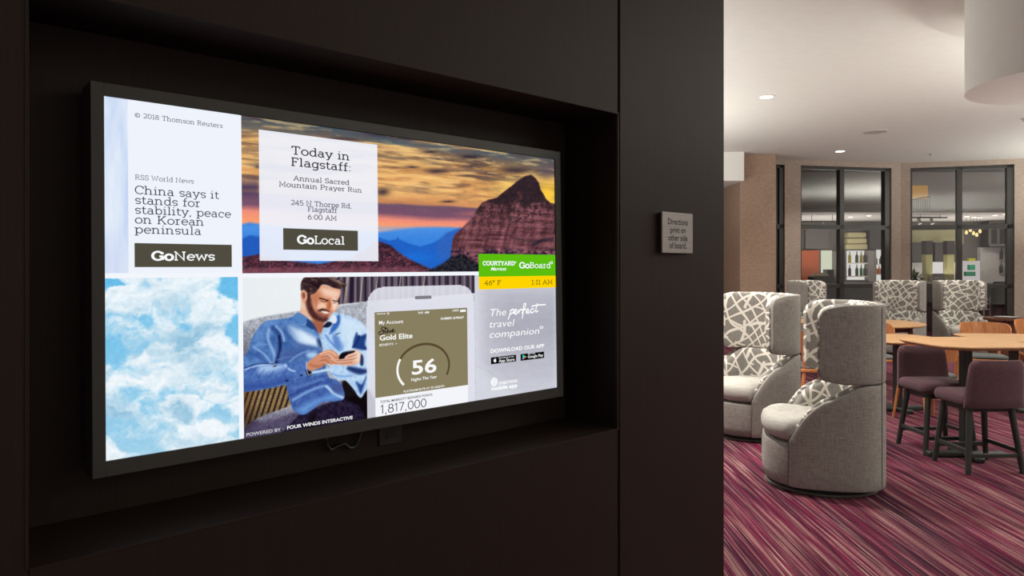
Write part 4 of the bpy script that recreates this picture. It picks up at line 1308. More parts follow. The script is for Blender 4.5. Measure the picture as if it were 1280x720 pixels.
# white start of the gauge
gc = tl(529.3, 459); gr_ = (tl(561.5, 458)[0] - tl(497, 460)[0]) / 2; gry = tl(529, 430)[1] - gc[1]
def garc(a0, a1): return [(gc[0] + gr_ * math.cos(R(a0 + (a1 - a0) * k / 30)), gc[1] + gry * math.sin(R(a0 + (a1 - a0) * k / 30))) for k in range(31)]
ribbon(mb, garc(220, 153), 0.0062, Y4, lambda x, z: (x, z))
text_obj('gauge_start', mb, (248, 248, 246), phone)
mb = MB(); ribbon(mb, garc(152, -26), 0.0062, Y4, lambda x, z: (x, z)); text_obj('gauge_arc', mb, (88, 74, 48), phone)
mb = MB()
sans_text(mb, 'TOTAL MARRIOTT REWARDS POINTS:', (474.7, 504.2), (540, 494.4), 3.2, Y4, 0.012); text_obj('points_caption', mb, (36, 36, 46), phone)
keep_g = dict(G); G.update(SANS_DIGITS)
mb = MB(); slab_text(mb, '1,817,000', (475.2, 516.3), (532.4, 508.8), 10.6, Y4, 0.085)
G.update(keep_g)
text_obj('points_text', mb, (36, 36, 46), phone)


def script_text(mb, strokes, y, w):
    for st in strokes:
        P = [tuple(tl(*q)) for q in spline(st, 5, False)]
        ribbon(mb, P, w, y, lambda x, z: (x, z))


mb = MB()
script_text(mb, [
    [(481, 409.5), (478, 408.6), (475.6, 411), (479, 413), (478.5, 416.5), (474.5, 418), (472.6, 416), (476, 414), (481, 414.6)],
    [(482, 409), (480.8, 413), (480.8, 416.2), (483, 415.2)],
    [(479.6, 410.8), (484, 410.2)],
    [(483, 415.2), (485, 412.6), (483.6, 412.4), (483, 415), (485, 415.8), (487, 413)],
    [(487, 412.4), (487.6, 415.4), (489.6, 412)],
    [(489.6, 414.6), (491.4, 412), (490, 411.8), (489.6, 414.6), (491.4, 415), (493.4, 413)]], Y4, 0.0022)
text_obj('signature_text', mb, (22, 20, 20), phone)

# photo credit along the bottom of the man picture
mb = MB()
sans_text(mb, 'POWERED BY', (307.8, 544.6), (350.6, 539.4), 4.0, Y2, -0.004)
text_obj('credit_text', mb, (236, 236, 240), man_pic)
mb = MB(); sans_text(mb, '::', (353, 537.6), (355.6, 537.2), 3.2, Y2)
text_obj('credit_text', mb, (160, 160, 166), man_pic)
mb = MB(); sans_text(mb, 'FOUR WINDS INTERACTIVE', (358.6, 536.2), (440.5, 524), 4.1, Y2, 0.03)
text_obj('credit_text', mb, (236, 236, 240), man_pic)

# app advert
app = bpy.data.objects['app_picture']
mb = MB()
sans_text(mb, 'The', (612.5, 395.4), (632.5, 394), 9, Y2, -0.003, 0.2); text_obj('slogan_text', mb, (255, 255, 255), app)
mb = MB(); sans_text(mb, 'travel', (611.6, 409.4), (643, 407.4), 8.7, Y2, -0.003, 0.2)
text_obj('slogan_text', mb, (255, 255, 255), app)
mb = MB(); sans_text(mb, 'companion', (611.6, 422.1), (673.8, 417.5), 8.6, Y2, -0.002, 0.2)
text_obj('slogan_text', mb, (255, 255, 255), app)
mb = MB(); sans_text(mb, 'DOWNLOAD OUR APP', (613, 440.8), (680, 434.5), 4.6, Y2, 0.022)
text_obj('download_text', mb, (255, 255, 255), app)
mb = MB(); sans_text(mb, 'marriott', (623.9, 480.1), (646.4, 478), 4.8, Y2, 0.012)
text_obj('app_name_text', mb, (255, 255, 255), app)
mb = MB(); sans_text(mb, 'mobile app', (613.9, 487.7), (646.4, 484.1), 4.8, Y2, 0.03)
text_obj('app_name_text', mb, (255, 255, 255), app)
mb = MB(); slab_text(mb, '®', (674.5, 415), (679, 414.6), 7, Y2, 0.1)
text_obj('registered_mark', mb, (255, 255, 255), app)
mb = MB(); script_text(mb, [
    [(638, 387), (637, 393), (634.6, 399.5)], [(637.6, 389), (641, 386.4), (641.6, 390), (637.4, 392.8)],
    [(641.4, 392), (645.6, 388.6), (644, 386.6), (642.2, 391), (645, 392.6), (648, 389)],
    [(648, 387), (648.2, 391.6)], [(648.2, 390), (650.6, 386.6), (652.6, 387.6)],
    [(652, 392), (656, 384), (656.6, 379.6), (654.4, 381), (653.6, 390), (652.4, 398)], [(651.4, 388), (657, 386.6)],
    [(657, 391), (660.4, 388), (659, 386), (657.4, 390), (660, 391.6), (662.4, 389)],
    [(667, 386.6), (664.4, 386), (662.8, 389.4), (665, 391), (668, 388)],
    [(671.6, 379), (669.6, 386), (669.6, 390), (672.6, 388)],
    [(664, 383.4), (670, 381.6), (682, 380.6)]], Y2, 0.0036)
text_obj('script_text', mb, (255, 255, 255), app)
mb = MB(); lc = tl(617.4, 477.3); lr = 0.0125
def disc_slice(xa, xb, ya=-1.0, yb=1.0, tilt=32):
    """part of a disc between two upright cuts, then tilted"""
    up, dn = [], []
    for k in range(9):
        q = xa + (xb - xa) * k / 8; h_ = math.sqrt(max(0, 1 - q * q))
        up.append((q, min(h_, yb))); dn.append((q, max(-h_, ya)))
    c_, s_ = math.cos(R(tilt)), math.sin(R(tilt))
    pts = [(x * c_ - z * s_, x * s_ + z * c_) for x, z in up + dn[::-1]]
    mb.add([(lc[0] + x * lr, Y2, lc[1] + z * lr) for x, z in pts], [tuple(range(len(pts)))])


disc_slice(-0.98, -0.34, -0.15, 1.0); disc_slice(-0.20, 0.16); disc_slice(0.30, 0.62); disc_slice(0.74, 0.98)
disc_slice(-0.98, -0.34, -1.0, -0.32)
text_obj('app_logo', mb, (255, 255, 255), app)
bd = panel('app_store_badge', [(613.4, 446.9), (644.8, 443.3), (644.8, 451.8), (613.4, 455.2)], (10, 10, 12), Y2, scr)
mb = MB()
sans_text(mb, 'Download on the', (623, 448.3), (642, 446.2), 1.6, Y3, 0.01); text_obj('badge_text', mb, WHITE, bd)
mb = MB(); sans_text(mb, 'App Store', (623, 453), (642.6, 450.6), 3.6, Y3, 0.012)
text_obj('badge_text', mb, WHITE, bd)
mb = MB(); ac = tl(618.2, 450.4); ar = 0.0052
apl = [(0, .55), (.35, .75), (.8, .6), (.62, .2), (.7, -.15), (.95, -.35), (.55, -1.0), (.2, -.95), (0, -.88), (-.2, -.95), (-.55, -1.0), (-1.0, -.2), (-.85, .55), (-.4, .75)]
mb.add([(ac[0] + x * ar, Y3, ac[1] + z * ar) for x, z in apl], [tuple(range(len(apl)))])
mb.add([(ac[0] + x * ar, Y3, ac[1] + z * ar) for x, z in ((0, .85), (.05, 1.15), (.35, 1.4), (.3, 1.05))], [(0, 1, 2, 3)])
text_obj('fruit_icon', mb, WHITE, bd)
bd = panel('play_store_badge', [(650.4, 442.7), (679.8, 439.3), (679.8, 447.6), (650.4, 450.8)], (10, 10, 12), Y2, scr)
mb = MB()
sans_text(mb, 'GET IT ON', (659.4, 443.2), (668, 442.3), 1.6, Y3, 0.01); text_obj('badge_text', mb, WHITE, bd)
mb = MB(); sans_text(mb, 'Google Play', (659.4, 447.8), (678.4, 445.2), 3.4, Y3, 0.012)
text_obj('badge_text', mb, WHITE, bd)
tri = [tl(652.6, 443.2), tl(652.6, 449.6), tl(658, 445.9)]; tm = tl(655, 446.3)
for cl, (i, j) in (((60, 190, 220), (0, 1)), ((70, 200, 110), (2, 0)), ((235, 80, 70), (1, 2))):
    mb = MB(); mb.add([(tri[i][0], Y3, tri[i][1]), (tri[j][0], Y3, tri[j][1]), (tm[0], Y3, tm[1])], [(0, 1, 2)])
    text_obj('play_icon', mb, cl, bd)

# ---- things on the media wall
sg_m = wall_left.matrix_basis if False else (Matrix.Translation(nv * WP) @ Matrix.Rotation(WYAW, 4, 'Z'))


def wall_tz(px, py, q=0.0):
    """t, z on the plane q in front of (negative) or behind the media wall face"""
    u = Vector(((px - 640) / F, 1, 0)); s = (WP + q) / u.dot(nv)
    return s * u.dot(wv), EYE - (py - CY) / F * s


ta, zb = wall_tz(828, 316, -0.018); tb, za = wall_tz(866, 267.5, -0.018)
sign = thing('wall_sign', sg_m @ Vector(((ta + tb) / 2, 0, zb)), WYAW, 'small square brushed metal plate reading Directions print on other side of board', 'sign')
hw, hh = (tb - ta) / 2, za - zb
m_sign, nt_, b_, _ = new_mat('satin_plate')
f_ = noise(nt_, mapping(nt_, (6, 6, 400)), 1.0, 2)
nt_.links.new(ramp(nt_, f_, [(0.3, (0.40, 0.37, 0.35)), (0.7, (0.50, 0.47, 0.45))]), b_.inputs['Base Color'])
b_.inputs['Metallic'].default_value = 0.55; b_.inputs['Roughness'].default_value = 0.28
MB().box(-hw, hw, -0.018, -0.012, 0, hh).build('plate', m_sign, sign, bevel=0.0008)
MB().box(-hw + 0.004, hw - 0.004, -0.012, 0.0, 0.003, hh - 0.003).build('backing', M_PLATE, sign)
mb = MB()
for i, line in enumerate(('Directions', 'print on', 'other side', 'of board.')):
    v, f = sans_mesh(line, 0.014)
    x0 = min(q[0] for q in v); x1 = max(q[0] for q in v)
    w_ = (0.66, 0.50, 0.63, 0.56)[i] * 2 * hw
    z_ = hh * (0.70, 0.50, 0.305, 0.115)[i]
    mb.add([((q[0] - x0) / (x1 - x0) * w_ - w_ / 2, -0.0184, z_ + q[1] * hh * 0.215) for q in v], f)
mb.build('lettering', plain('engraved_black', (0.02, 0.018, 0.017), 0.5), sign, smooth=0)


def niche_pt(px, py, q=NICHE):
    t, z = wall_tz(px, py, q); return t, z


t_, z_ = niche_pt(487, 541)
ot = thing('wall_outlet', sg_m @ Vector((t_, NICHE, z_ - 0.03)), WYAW, 'dark wall outlet plate on the niche back just under the television', 'outlet')
MB().box(-0.035, 0.035, -0.006, 0, 0, 0.075).build('cover_plate', M_PLATE, ot, bevel=0.002)
mb = MB()
for zz in (0.018, 0.048):
    mb.box(-0.014, 0.014, -0.008, -0.005, zz, zz + 0.016)
mb.build('socket', M_BLACK, ot, bevel=0.001)
pts = [niche_pt(a, b, NICHE - 0.012) for a, b in ((414, 538), (409, 546), (409, 556), (414, 562), (422, 558), (430, 555), (438, 560), (446, 556), (452, 540))]
mb = MB(); P = [tuple(sg_m @ Vector((q[0], NICHE - 0.012, q[1]))) for q in spline(pts, 5, False)]
mb.tube(P, 0.004)
tag(mb.build('power_cable', M_PLATE), 'thin dark cable looping below the television against the niche back', 'cable')

# ================================================================== LOUNGE FURNITURE
# ---- high-backed wing chairs (front = -Y)
AX, AY, NE = 0.402, 0.392, 2.7


def plan(th, inset):
    s, c = math.sin(th), math.cos(th)
    f = lambda v: math.copysign(abs(v) ** (2 / NE), v)
    return ((AX - inset) * f(s), (AY - inset) * f(c))


def shell(mb, a0, a1, i0, i1, zb, zt, n=72, rnd=0.012):
    """upright curved slab between two insets; zb, zt are functions of the angle"""
    rings = []; s_arc = 0.0; last = None; mb.uv = []
    for k in range(n + 1):
        th = R(a0 + (a1 - a0) * k / n)
        pp = Vector(plan(th, (i0 + i1) / 2))
        s_arc += (pp - last).length if last else 0.0; last = pp
        b, t = zb(th), zt(th)
        r = min(rnd, (i1 - i0) * 0.45, max(0.001, (t - b) * 0.45))
        prof = [(i0 + r, b), (i0 + r * 0.3, b + r * 0.3), (i0, b + r)]
        for q in range(1, 9):
            prof.append((i0, b + r + (t - b - 2 * r) * q / 8))
        prof += [(i0 + r * 0.3, t - r * 0.3), (i0 + r, t), (i1 - r, t), (i1 - r * 0.3, t - r * 0.3)]
        for q in range(9):
            prof.append((i1, t - r - (t - b - 2 * r) * q / 8))
        prof += [(i1 - r * 0.3, b + r * 0.3), (i1 - r, b)]
        ring = []
        for ins, z in prof:
            x, y = plan(th, ins); ring.append((x, y, z)); mb.uv.append((s_arc + (ins - i0) * 0.5, z))
        rings.append(ring)
    mb.loops(rings)
    return mb


ZJ, ZTOP = 0.735, 1.25


def arm_top(th):
    d = abs(math.degrees(th))
    t = min(1, max(0, (d - 58) / 64.0))
    e = t ** 2.0 * (1.12 - 0.12 * t)
    return ZJ - 0.008 - (ZJ - 0.365) * e


WING = 95.0


def corner(th, lim, r=15.0):
    """how far a rounded corner bites at the wing's free end (0..1)"""
    d = abs(math.degrees(th))
    q = (d - (lim - r)) / r
    if q <= 0: return 0.0
    return 1 - math.sqrt(max(0.0, 1 - min(1, q) ** 2))


def make_wing_chair():
    t = thing('wing_chair', (0, 0, 0), 0, '', 'armchair', 'high-backed swivel wing chairs')
    mb = MB().lathe([(0.365, 0), (0.37, 0.006), (0.36, 0.014)], 48)
    mb.build('swivel_plate', plain('grey_swivel_plate', (0.16, 0.15, 0.14), 0.45), t)
    MB().lathe([(0.30, 0.012), (0.30, 0.05)], 40).build('plinth', M_BLACK, t)
    # base with the curved front
    rings = []
    for ins, z in ((0.06, 0.042), (0.03, 0.046), (0.012, 0.06), (0.006, 0.12), (0.006, 0.28), (0.012, 0.318), (0.04, 0.332), (0.15, 0.335)):
        rings.append([(*plan(2 * PI * k / 96, ins), z) for k in range(96)])
    MB().loops(rings).build('base', M_GREY, t, smooth=50)
    # lower shell
    mb = shell(MB(), -122, 122, 0.0, 0.045, lambda a: 0.046, arm_top)
    mb.build('arm_shell', M_GREY, t, smooth=50)
    mb = shell(MB(), -121, 121, 0.046, 0.115, lambda a: 0.30, lambda a: arm_top(a) + 0.004, rnd=0.03)
    mb.build('inner_back', M_PAT, t, smooth=60)
    path = [(*plan(R(a), 0.045), arm_top(R(a)) + 0.004) for a in range(-122, 123, 4)]
    mb = MB().tube(path, 0.017)
    mb.uv = [(q[0] + q[1] * 0.6, q[2] * 1.3) for q in mb.v]
    mb.build('arm_welt', M_PAT, t)
    # headrest with wings
    zb = lambda a: ZJ + 0.055 * corner(a, WING) + 0.0
    ztp = lambda a: ZTOP - 0.075 * corner(a, WING)
    mb = shell(MB(), -WING, WING, 0.0, 0.045, zb, ztp, 88)
    mb.build('wing_shell', M_GREY, t, smooth=50)
    zb2 = lambda a: ZJ - 0.004 + 0.055 * corner(a, WING + 1); zt2 = lambda a: ZTOP + 0.006 - 0.075 * corner(a, WING + 1)
    mb = shell(MB(), -WING - 1.5, WING + 1.5, 0.042, 0.098, zb2, zt2, 88, rnd=0.024)
    mb.build('headrest', M_PAT, t, smooth=60)
    # vertical seams
    for sgn, ang, zz in ((-1, 38, ZTOP - 0.02), (1, 38, ZTOP - 0.02), (-1, 122.6, 0.35), (1, 122.6, 0.35)):
        x, y = plan(R(sgn * ang), -0.001)
        MB().tube([(x, y, 0.06), (x, y, zz)], 0.0028, 6).build('seam', plain('seam_thread', (0.12, 0.11, 0.10), 0.9), t)
    # seat cushion
    rings = []
    for ins, z in ((0.16, 0.338), (0.05, 0.34), (0.018, 0.356), (0.004, 0.39), (0.004, 0.42), (0.014, 0.455), (0.045, 0.478), (0.12, 0.487), (0.28, 0.490)):
        ring = []
        for k in range(96):
            th = 2 * PI * k / 96
            d = abs(math.degrees(math.atan2(math.sin(th), math.cos(th))))
            q = min(1, max(0, (d - 104) / 22)); q = q * q * (3 - 2 * q)
            x, y = plan(th, ins + 0.118 * (1 - q) - 0.004 * q)
            ring.append((x, y, z))
        rings.append(ring)
    MB().loops(rings).build('seat_cushion', M_GREY_LIT, t, smooth=60)
    return t


def pose(px, d, deg):
    """place by photo column and distance, turned deg to the left of facing the camera"""
    x = X(px, d)
    v = Vector((x, d, 0)).normalized(); left = Vector((-v.y, v.x, 0))
    f = -v * math.cos(R(deg)) + left * math.sin(R(deg))
    return (x, d, 0), math.atan2(f.x, -f.y)


wc = make_wing_chair()
loc, rz = pose(1026, 5.10, 82)
wc.location, wc.rotation_euler = loc, (0, 0, rz)
wc['label'] = 'nearest tall grey wing chair, turned side-on to the left on the striped carpet'
for px, d, deg, lb in ((936, 6.6, 52, 'grey wing chair with latticed back, half hidden behind the end of the dark wall'),
                       (1017, 12.4, -68, 'far wing chair facing right, seen above and between the two near wing chairs'),
                       (1122, 12.5, 28, 'far wing chair turned left in front of the wall between the two wide windows'),
                       (1202, 12.5, -34, 'far wing chair turned right in front of the right-hand window')):
    loc, rz = pose(px, d, deg)
    dup(wc, loc, rz, lb)

# ---- tables
def table_top(hw, hd, r, z, th=0.03):
    ol = rsquare(hw, hd, r, 10)
    return slab(ol, [(0.86, z - th), (0.93, z - th), (0.985, z - th * 0.55), (1.0, z - th * 0.35), (1.0, z - 0.004), (0.994, z)])


def make_pedestal_table(name, loc, rz, hw, z, label, base_rz=0.0, r=0.2):
    t = thing(name, loc, rz, label, 'table', None)
    table_top(hw, hw, r, z).build('tabletop', M_OAK, t, smooth=30)
    MB().box(-0.034, 0.034, -0.034, 0.034, 0.045, z - 0.03).build('pole', M_LEG, t, bevel=0.004)
    mb = MB()
    rot = Matrix.Rotation(base_rz, 4, 'Z')
    mb.box(-0.30, 0.30, -0.036, 0.036, 0.0, 0.045, rot)
    mb.build('base_bar', M_LEG, t, bevel=0.012)
    MB().box(-0.036, 0.036, -0.2, 0.2, 0.0, 0.042, rot).build('cross_bar', M_LEG, t, bevel=0.012)
    MB().box(-0.15, 0.15, -0.15, 0.15, z - 0.038, z - 0.028).build('top_plate', M_BLACK, t)
    return t


TC = FL(1207, 573); TC.y += 0.05; TC.x = X(1207, TC.y)
make_pedestal_table('counter_table', (TC.x, TC.y, 0), R(4), 0.395, 0.905, 'nearest counter-height oak table with rounded corners between the two plum stools', R(-6), 0.22)
make_pedestal_table('dining_table', (X(1122, 7.6), 7.6, 0), R(10), 0.43, 0.755, 'lower oak table left of the counter table, its black pole beside the near wing chair', 0, 0.2)
make_pedestal_table('dining_table', (X(1267, 7.65), 7.65, 0), R(-8), 0.46, 0.755, 'oak table behind the counter table at the right edge', 0, 0.2)

# round table with wooden legs, further back
rt = thing('round_table', (X(1074, 9.8), 9.8, 0), 0, 'wide round oak table with slanted wooden legs behind the near wing chair', 'table')
MB().lathe([(0.70, 0.715), (0.76, 0.722), (0.785, 0.735), (0.785, 0.748), (0.778, 0.752)], 64).build('tabletop', M_OAK, rt, smooth=30)
for k in range(4):
    a = R(45 + 90 * k)
    MB().cyl((0.62 * math.cos(a), 0.62 * math.sin(a), 0.72), (0.70 * math.cos(a), 0.70 * math.sin(a), 0), 0.032, 0.02).build('leg', M_WALNUT, rt)
mb = MB()
for k in range(4):
    a, b_a = R(45 + 90 * k), R(135 + 90 * k)
    mb.bar((0.6 * math.cos(a), 0.6 * math.sin(a), 0.68), (0.6 * math.cos(b_a), 0.6 * math.sin(b_a), 0.68), 0.025, 0.06)
mb.build('apron', M_WALNUT, rt)


# ---- plum counter stools (front = -Y)
def make_stool():
    t = thing('counter_stool', (0, 0, 0), 0, '', 'stool', 'plum upholstered counter stools')
    zs = 0.57
    ol = rsquare(0.225, 0.21, 0.07, 8)
    slab(ol, [(0.90, zs - 0.085), (0.97, zs - 0.075), (1.0, zs - 0.045), (0.985, zs - 0.02), (0.93, zs - 0.004), (0.75, zs + 0.002), (0.3, zs + 0.004)]).build('seat', M_PLUM, t, smooth=70)
    # backrest: gently curved upholstered slab, wider at the bottom
    rings = []
    n = 14
    for k in range(n + 1):
        q = -1 + 2 * k / n
        ring = []
        zb, zt = 0.475, 0.822 - 0.028 * max(0, (abs(q) - 0.86) / 0.14) ** 2
        th = 0.05
        m = 10
        pr = []
        for j in range(m + 1):
            pr.append((zb + (zt - zb) * j / m, 1))
        for j in range(m, -1, -1):
            pr.append((zb + (zt - zb) * j / m, -1))
        for j, (z, sd) in enumerate(pr):
            fz = (z - zb) / (zt - zb)
            hwid = 0.222 - 0.022 * fz
            rz_ = min(1.0, min(fz, 1 - fz) * (zt - zb) / 0.02)
            edge = min(1, (1 - abs(q)) * 8 + 0.25)
            tt = th / 2 * (0.45 + 0.55 * math.sqrt(rz_)) * math.sqrt(edge)
            y = 0.205 + 0.035 * fz - 0.028 * q * q + sd * tt
            ring.append((q * hwid, y, z))
        rings.append(ring)
    MB().loops(rings).build('backrest', M_PLUM, t, smooth=60)
    feet = [(-0.205, -0.185), (0.205, -0.185), (0.205, 0.20), (-0.205, 0.20)]
    tops = [(-0.155, -0.14), (0.155, -0.14), (0.155, 0.14), (-0.155, 0.14)]
    for (fx, fy), (tx, ty) in zip(feet, tops):
        MB().cyl((fx, fy, 0), (tx, ty, 0.49), 0.019, 0.024, 14).build('leg', M_LEG, t)
    mb = MB()
    for i in range(4):
        a, b = tops[i], tops[(i + 1) % 4]
        mb.bar((*a, 0.465), (*b, 0.465), 0.024, 0.05)
    mb.build('seat_frame', M_LEG, t, bevel=0.003)
    at = lambda i, z: (feet[i][0] + (tops[i][0] - feet[i][0]) * z / 0.49, feet[i][1] + (tops[i][1] - feet[i][1]) * z / 0.49, z)
    for i, z in ((0, 0.13), (1, 0.16), (2, 0.13), (3, 0.16)):
        MB().bar(at(i, z), at((i + 1) % 4, z), 0.022, 0.03).build('stretcher', M_LEG, t, bevel=0.003)
    return t


st = make_stool()
fa_, fc_ = FL(1175, 577), FL(1277, 589)
c2 = (fa_ + fc_) / 2
st.location, st.rotation_euler = (c2.x - 0.03, c2.y - 0.01, 0), (0, 0, R(183))
st['label'] = 'nearer plum counter stool seen from behind, back toward the camera'
f1, f2 = FL(1127, 555), FL(1156, 570)
st2 = dup(st, ((f1.x + f2.x) / 2 + 0.205, (f1.y + f2.y) / 2 + 0.02, 0), R(2), 'farther plum counter stool facing the camera, its seat tucked under the counter table')


# ---- plywood dining chairs (front = -Y)
def make_dining_chair():
    t = thing('dining_chair', (0, 0, 0), 0, '', 'chair', 'curved plywood dining chairs')
    slab(rsquare(0.215, 0.21, 0.08, 8), [(0.94, 0.405), (1.0, 0.41), (1.0, 0.432), (0.96, 0.438)]).build('seat_frame', M_CHAIRWOOD, t)
    slab(rsquare(0.205, 0.20, 0.08, 8), [(0.95, 0.436), (1.0, 0.445), (0.99, 0.462), (0.9, 0.472), (0.4, 0.474)]).build('seat_pad', M_PAD, t, smooth=60)
    rings = []
    n = 36
    for k in range(n + 1):
        q = -1 + 2 * k / n
        a = q * R(86)
        e = max(0, (abs(q) - 0.6) / 0.4)
        bite = 1 - math.sqrt(max(0, 1 - e * e))
        zt = 0.835 - 0.12 * bite - 0.015 * q * q; zb = 0.60 + 0.07 * bite
        ring = []
        for z, rr in ((zb, 0.0), (zb + (zt - zb) * 0.5, 0.0), (zt, 0.0), (zt, 0.013), (zb + (zt - zb) * 0.5, 0.013), (zb, 0.013)):
            rad = 0.225 + 0.04 * (z - 0.60) / 0.235 + rr
            ring.append((rad * math.sin(a), 0.01 + rad * math.cos(a), z))
        rings.append(ring)
    MB().loops(rings).build('backrest', M_CHAIRWOOD, t, smooth=40)
    for sx, sy in ((-1, -1), (1, -1)):
        MB().cyl((sx * 0.215, -0.215, 0), (sx * 0.17, -0.165, 0.42), 0.012, 0.019, 12).build('leg', M_CHAIRWOOD, t)
    for sx in (-1, 1):
        mb = MB().cyl((sx * 0.20, 0.25, 0), (sx * 0.165, 0.165, 0.42), 0.012, 0.02, 12)
        mb.cyl((sx * 0.165, 0.165, 0.41), (sx * 0.165, 0.185, 0.66), 0.02, 0.012, 12)
        mb.build('leg', M_CHAIRWOOD, t)
    return t


dcb = make_dining_chair()
def facing(fx, fy): return math.atan2(fx, -fy)
spots = [
    (X(1160, 7.10), 7.10, facing(-0.12, 1), 'plywood dining chair with its curved back to the camera, behind the farther plum stool'),
    (X(1233, 8.5), 8.5, facing(-0.35, -0.94), 'plywood dining chair facing the camera behind the counter table, below the right far wing chair'),
    (X(1015, 7.75), 7.75, facing(1, 0.1), 'plywood dining chair in the gap between the two near wing chairs'),
    (X(1093, 8.5), 8.5, facing(0, -1), 'plywood dining chair behind the lower oak table, just right of the near wing chair'),
    (X(1301, 9.0), 9.0, facing(-0.4, -0.9), 'plywood dining chair cut by the right edge of the photo'),
]
for i, (x, y, rz, lb) in enumerate(spots):
    if i == 0:
        dcb.location, dcb.rotation_euler = (x, y, 0), (0, 0, rz); dcb['label'] = lb
    else:
        dup(dcb, (x, y, 0), rz, lb)

# ---- brown round-topped cabinet by the right window pier
cd = 10.6
cab = thing('side_cabinet', (X(1262, cd), cd, 0), 0, 'low brown wooden cabinet with a round-ended top by the right window', 'cabinet')
hwid = X(1284, cd) - X(1241, cd)
slab(rsquare(hwid * 0.62, 0.26, 0.2, 8), [(0.97, 0.715), (1, 0.722), (1, 0.75), (0.985, 0.755)]).build('top', M_WALNUT, cab)
MB().box(-hwid * 0.42, hwid * 0.30, -0.17, 0.17, 0.0, 0.716).build('body', M_WALNUT, cab, bevel=0.006)
MB().box(hwid * 0.30, hwid * 0.36, -0.175, 0.175, 0.0, 0.716).build('end_post', M_FRAME, cab)
MB().lathe([(0.13, 0), (0.15, 0.004), (0.16, 0.014), (0.15, 0.016)], 32).build('x', M_STEEL).name = 'metal_tray'
tray = bpy.data.objects['metal_tray']
tray.location = (X(1256, cd), cd - 0.03, 0.756)
tag(tray, 'pale round tray lying on the brown cabinet by the right window', 'tray')


# ================================================================== CEILING FIXTURES
def make_downlight():
    t = thing('recessed_downlight', (0, 0, 0), 0, '', 'ceiling light', 'recessed ceiling downlights')
    MB().lathe([(0.078, 0.0), (0.105, 0.0), (0.105, -0.006), (0.078, -0.006), (0.078, 0.0)], 36, caps=False).build('trim_ring', plain('trim_white', (0.7, 0.68, 0.65), 0.5), t)
    MB().lathe([(0.078, -0.004), (0.078, -0.001)], 32).build('lens', emit('downlight_glow', (255, 244, 225), 9.0), t)
    return t


dl = make_downlight()
p_ = D(121, CEIL)
dl.location = (X(958, p_), p_, CEIL)
dl['label'] = 'larger bright downlight nearest the dark wall in the white ceiling'
p_ = D(189, CEIL)
dup(dl, (X(1050, p_), p_, CEIL), 0, 'small far downlight in the ceiling above the left wide window')
p_ = D(164.5, CEIL)
sp = thing('ceiling_speaker', (X(1094, p_), p_, CEIL), 0, 'flush round white speaker grille in the ceiling', 'speaker')
MB().lathe([(0.185, 0), (0.185, -0.006), (0.17, -0.010)], 40).build('rim', plain('rim_white', (0.62, 0.59, 0.56), 0.6), sp)
MB().lathe([(0.168, -0.008), (0.168, -0.0115)], 40).build('grille', plain('grille_grey', (0.42, 0.39, 0.37), 0.7), sp)
for k, (px, py, lb) in enumerate(((1163, 193.5, 'tiny sprinkler head under the ceiling edge above the window pier'), (1279, 150, 'ceiling sprinkler head at the right edge of the photo'))):
    p_ = D(py, CEIL - 0.02)
    s_ = thing('sprinkler_head', (X(px, p_), p_, CEIL), 0, lb, 'sprinkler', 'ceiling sprinklers')
    MB().lathe([(0.03, 0), (0.03, -0.008), (0.02, -0.012)], 16).build('escutcheon', M_STEEL, s_)
    MB().lathe([(0.007, -0.01), (0.007, -0.035), (0.018, -0.038), (0.018, -0.042)], 12).build('nozzle', M_STEEL, s_)


# ================================================================== BAR BEYOND THE WINDOWS
def rc(px0, py0, px1, py1, d):
    return X(px0, d), X(px1, d), Z(py1, d), Z(py0, d)


def wbox(name, r, d, depth, m, label, cat, group=None, bevel=0.004):
    x0, x1, z0, z1 = r
    o = MB().box(x0, x1, d, d + depth, z0, z1).build(name, m, None, bevel=bevel)
    return tag(o, label, cat, group)


# bar counter with its dark front
cd_ = 17.0
cnt = thing('bar_counter', (9.6, cd_, 0), 0, 'long dark bar counter behind the windows', 'bar counter')
MB().box(-4.3, 4.3, 0.06, 0.55, 0.0, 1.06).build('front', plain('bar_front_black', (0.012, 0.011, 0.011), 0.3), cnt)
MB().box(-4.4, 4.4, 0.0, 0.62, 1.06, 1.10).build('worktop', M_BARDARK, cnt, bevel=0.004)

# back wall furnishings, left window
d1 = 19.9
wbox('slatted_panel', rc(1007, 287, 1036, 311, d1), d1, 0.1, M_BARGREY, 'grey slatted hood panel in the left window above the orange panel', 'panel')
wbox('orange_panel', rc(1000, 313, 1024, 352, d1), d1, 0.1, plain('orange_paint', lin((176, 82, 40)), 0.6), 'orange wall panel behind the left pane', 'panel')
wbox('light_panel', rc(1028, 313, 1040, 341, d1), d1, 0.1, emit('lit_panel_green', (232, 240, 214), 0.9), 'tall glowing pale panel right of the orange panel', 'light')
wbox('wine_cabinet', rc(1041, 314, 1051, 352, d1), d1 - 0.2, 0.3, plain('cabinet_grey', (0.25, 0.24, 0.235), 0.5), 'grey cabinet beside the glowing pale panel', 'cabinet')
dd = 17.15
mch = thing('coffee_machine', (X(1031, dd), dd + 0.15, 1.10), 0, 'dark machine with a pale wooden board on the bar counter', 'coffee machine')
MB().box(-0.26, 0.26, -0.1, 0.2, 0, 0.16).build('body', M_BLACK, mch, bevel=0.01)
MB().box(0.08, 0.24, -0.1, 0.15, 0.16, 0.32).build('tower', M_BLACK, mch, bevel=0.01)
MB().box(-0.2, 0.1, -0.12, 0.12, 0.165, 0.22).build('board', plain('pale_board', lin((226, 206, 160)), 0.5), mch, bevel=0.006)
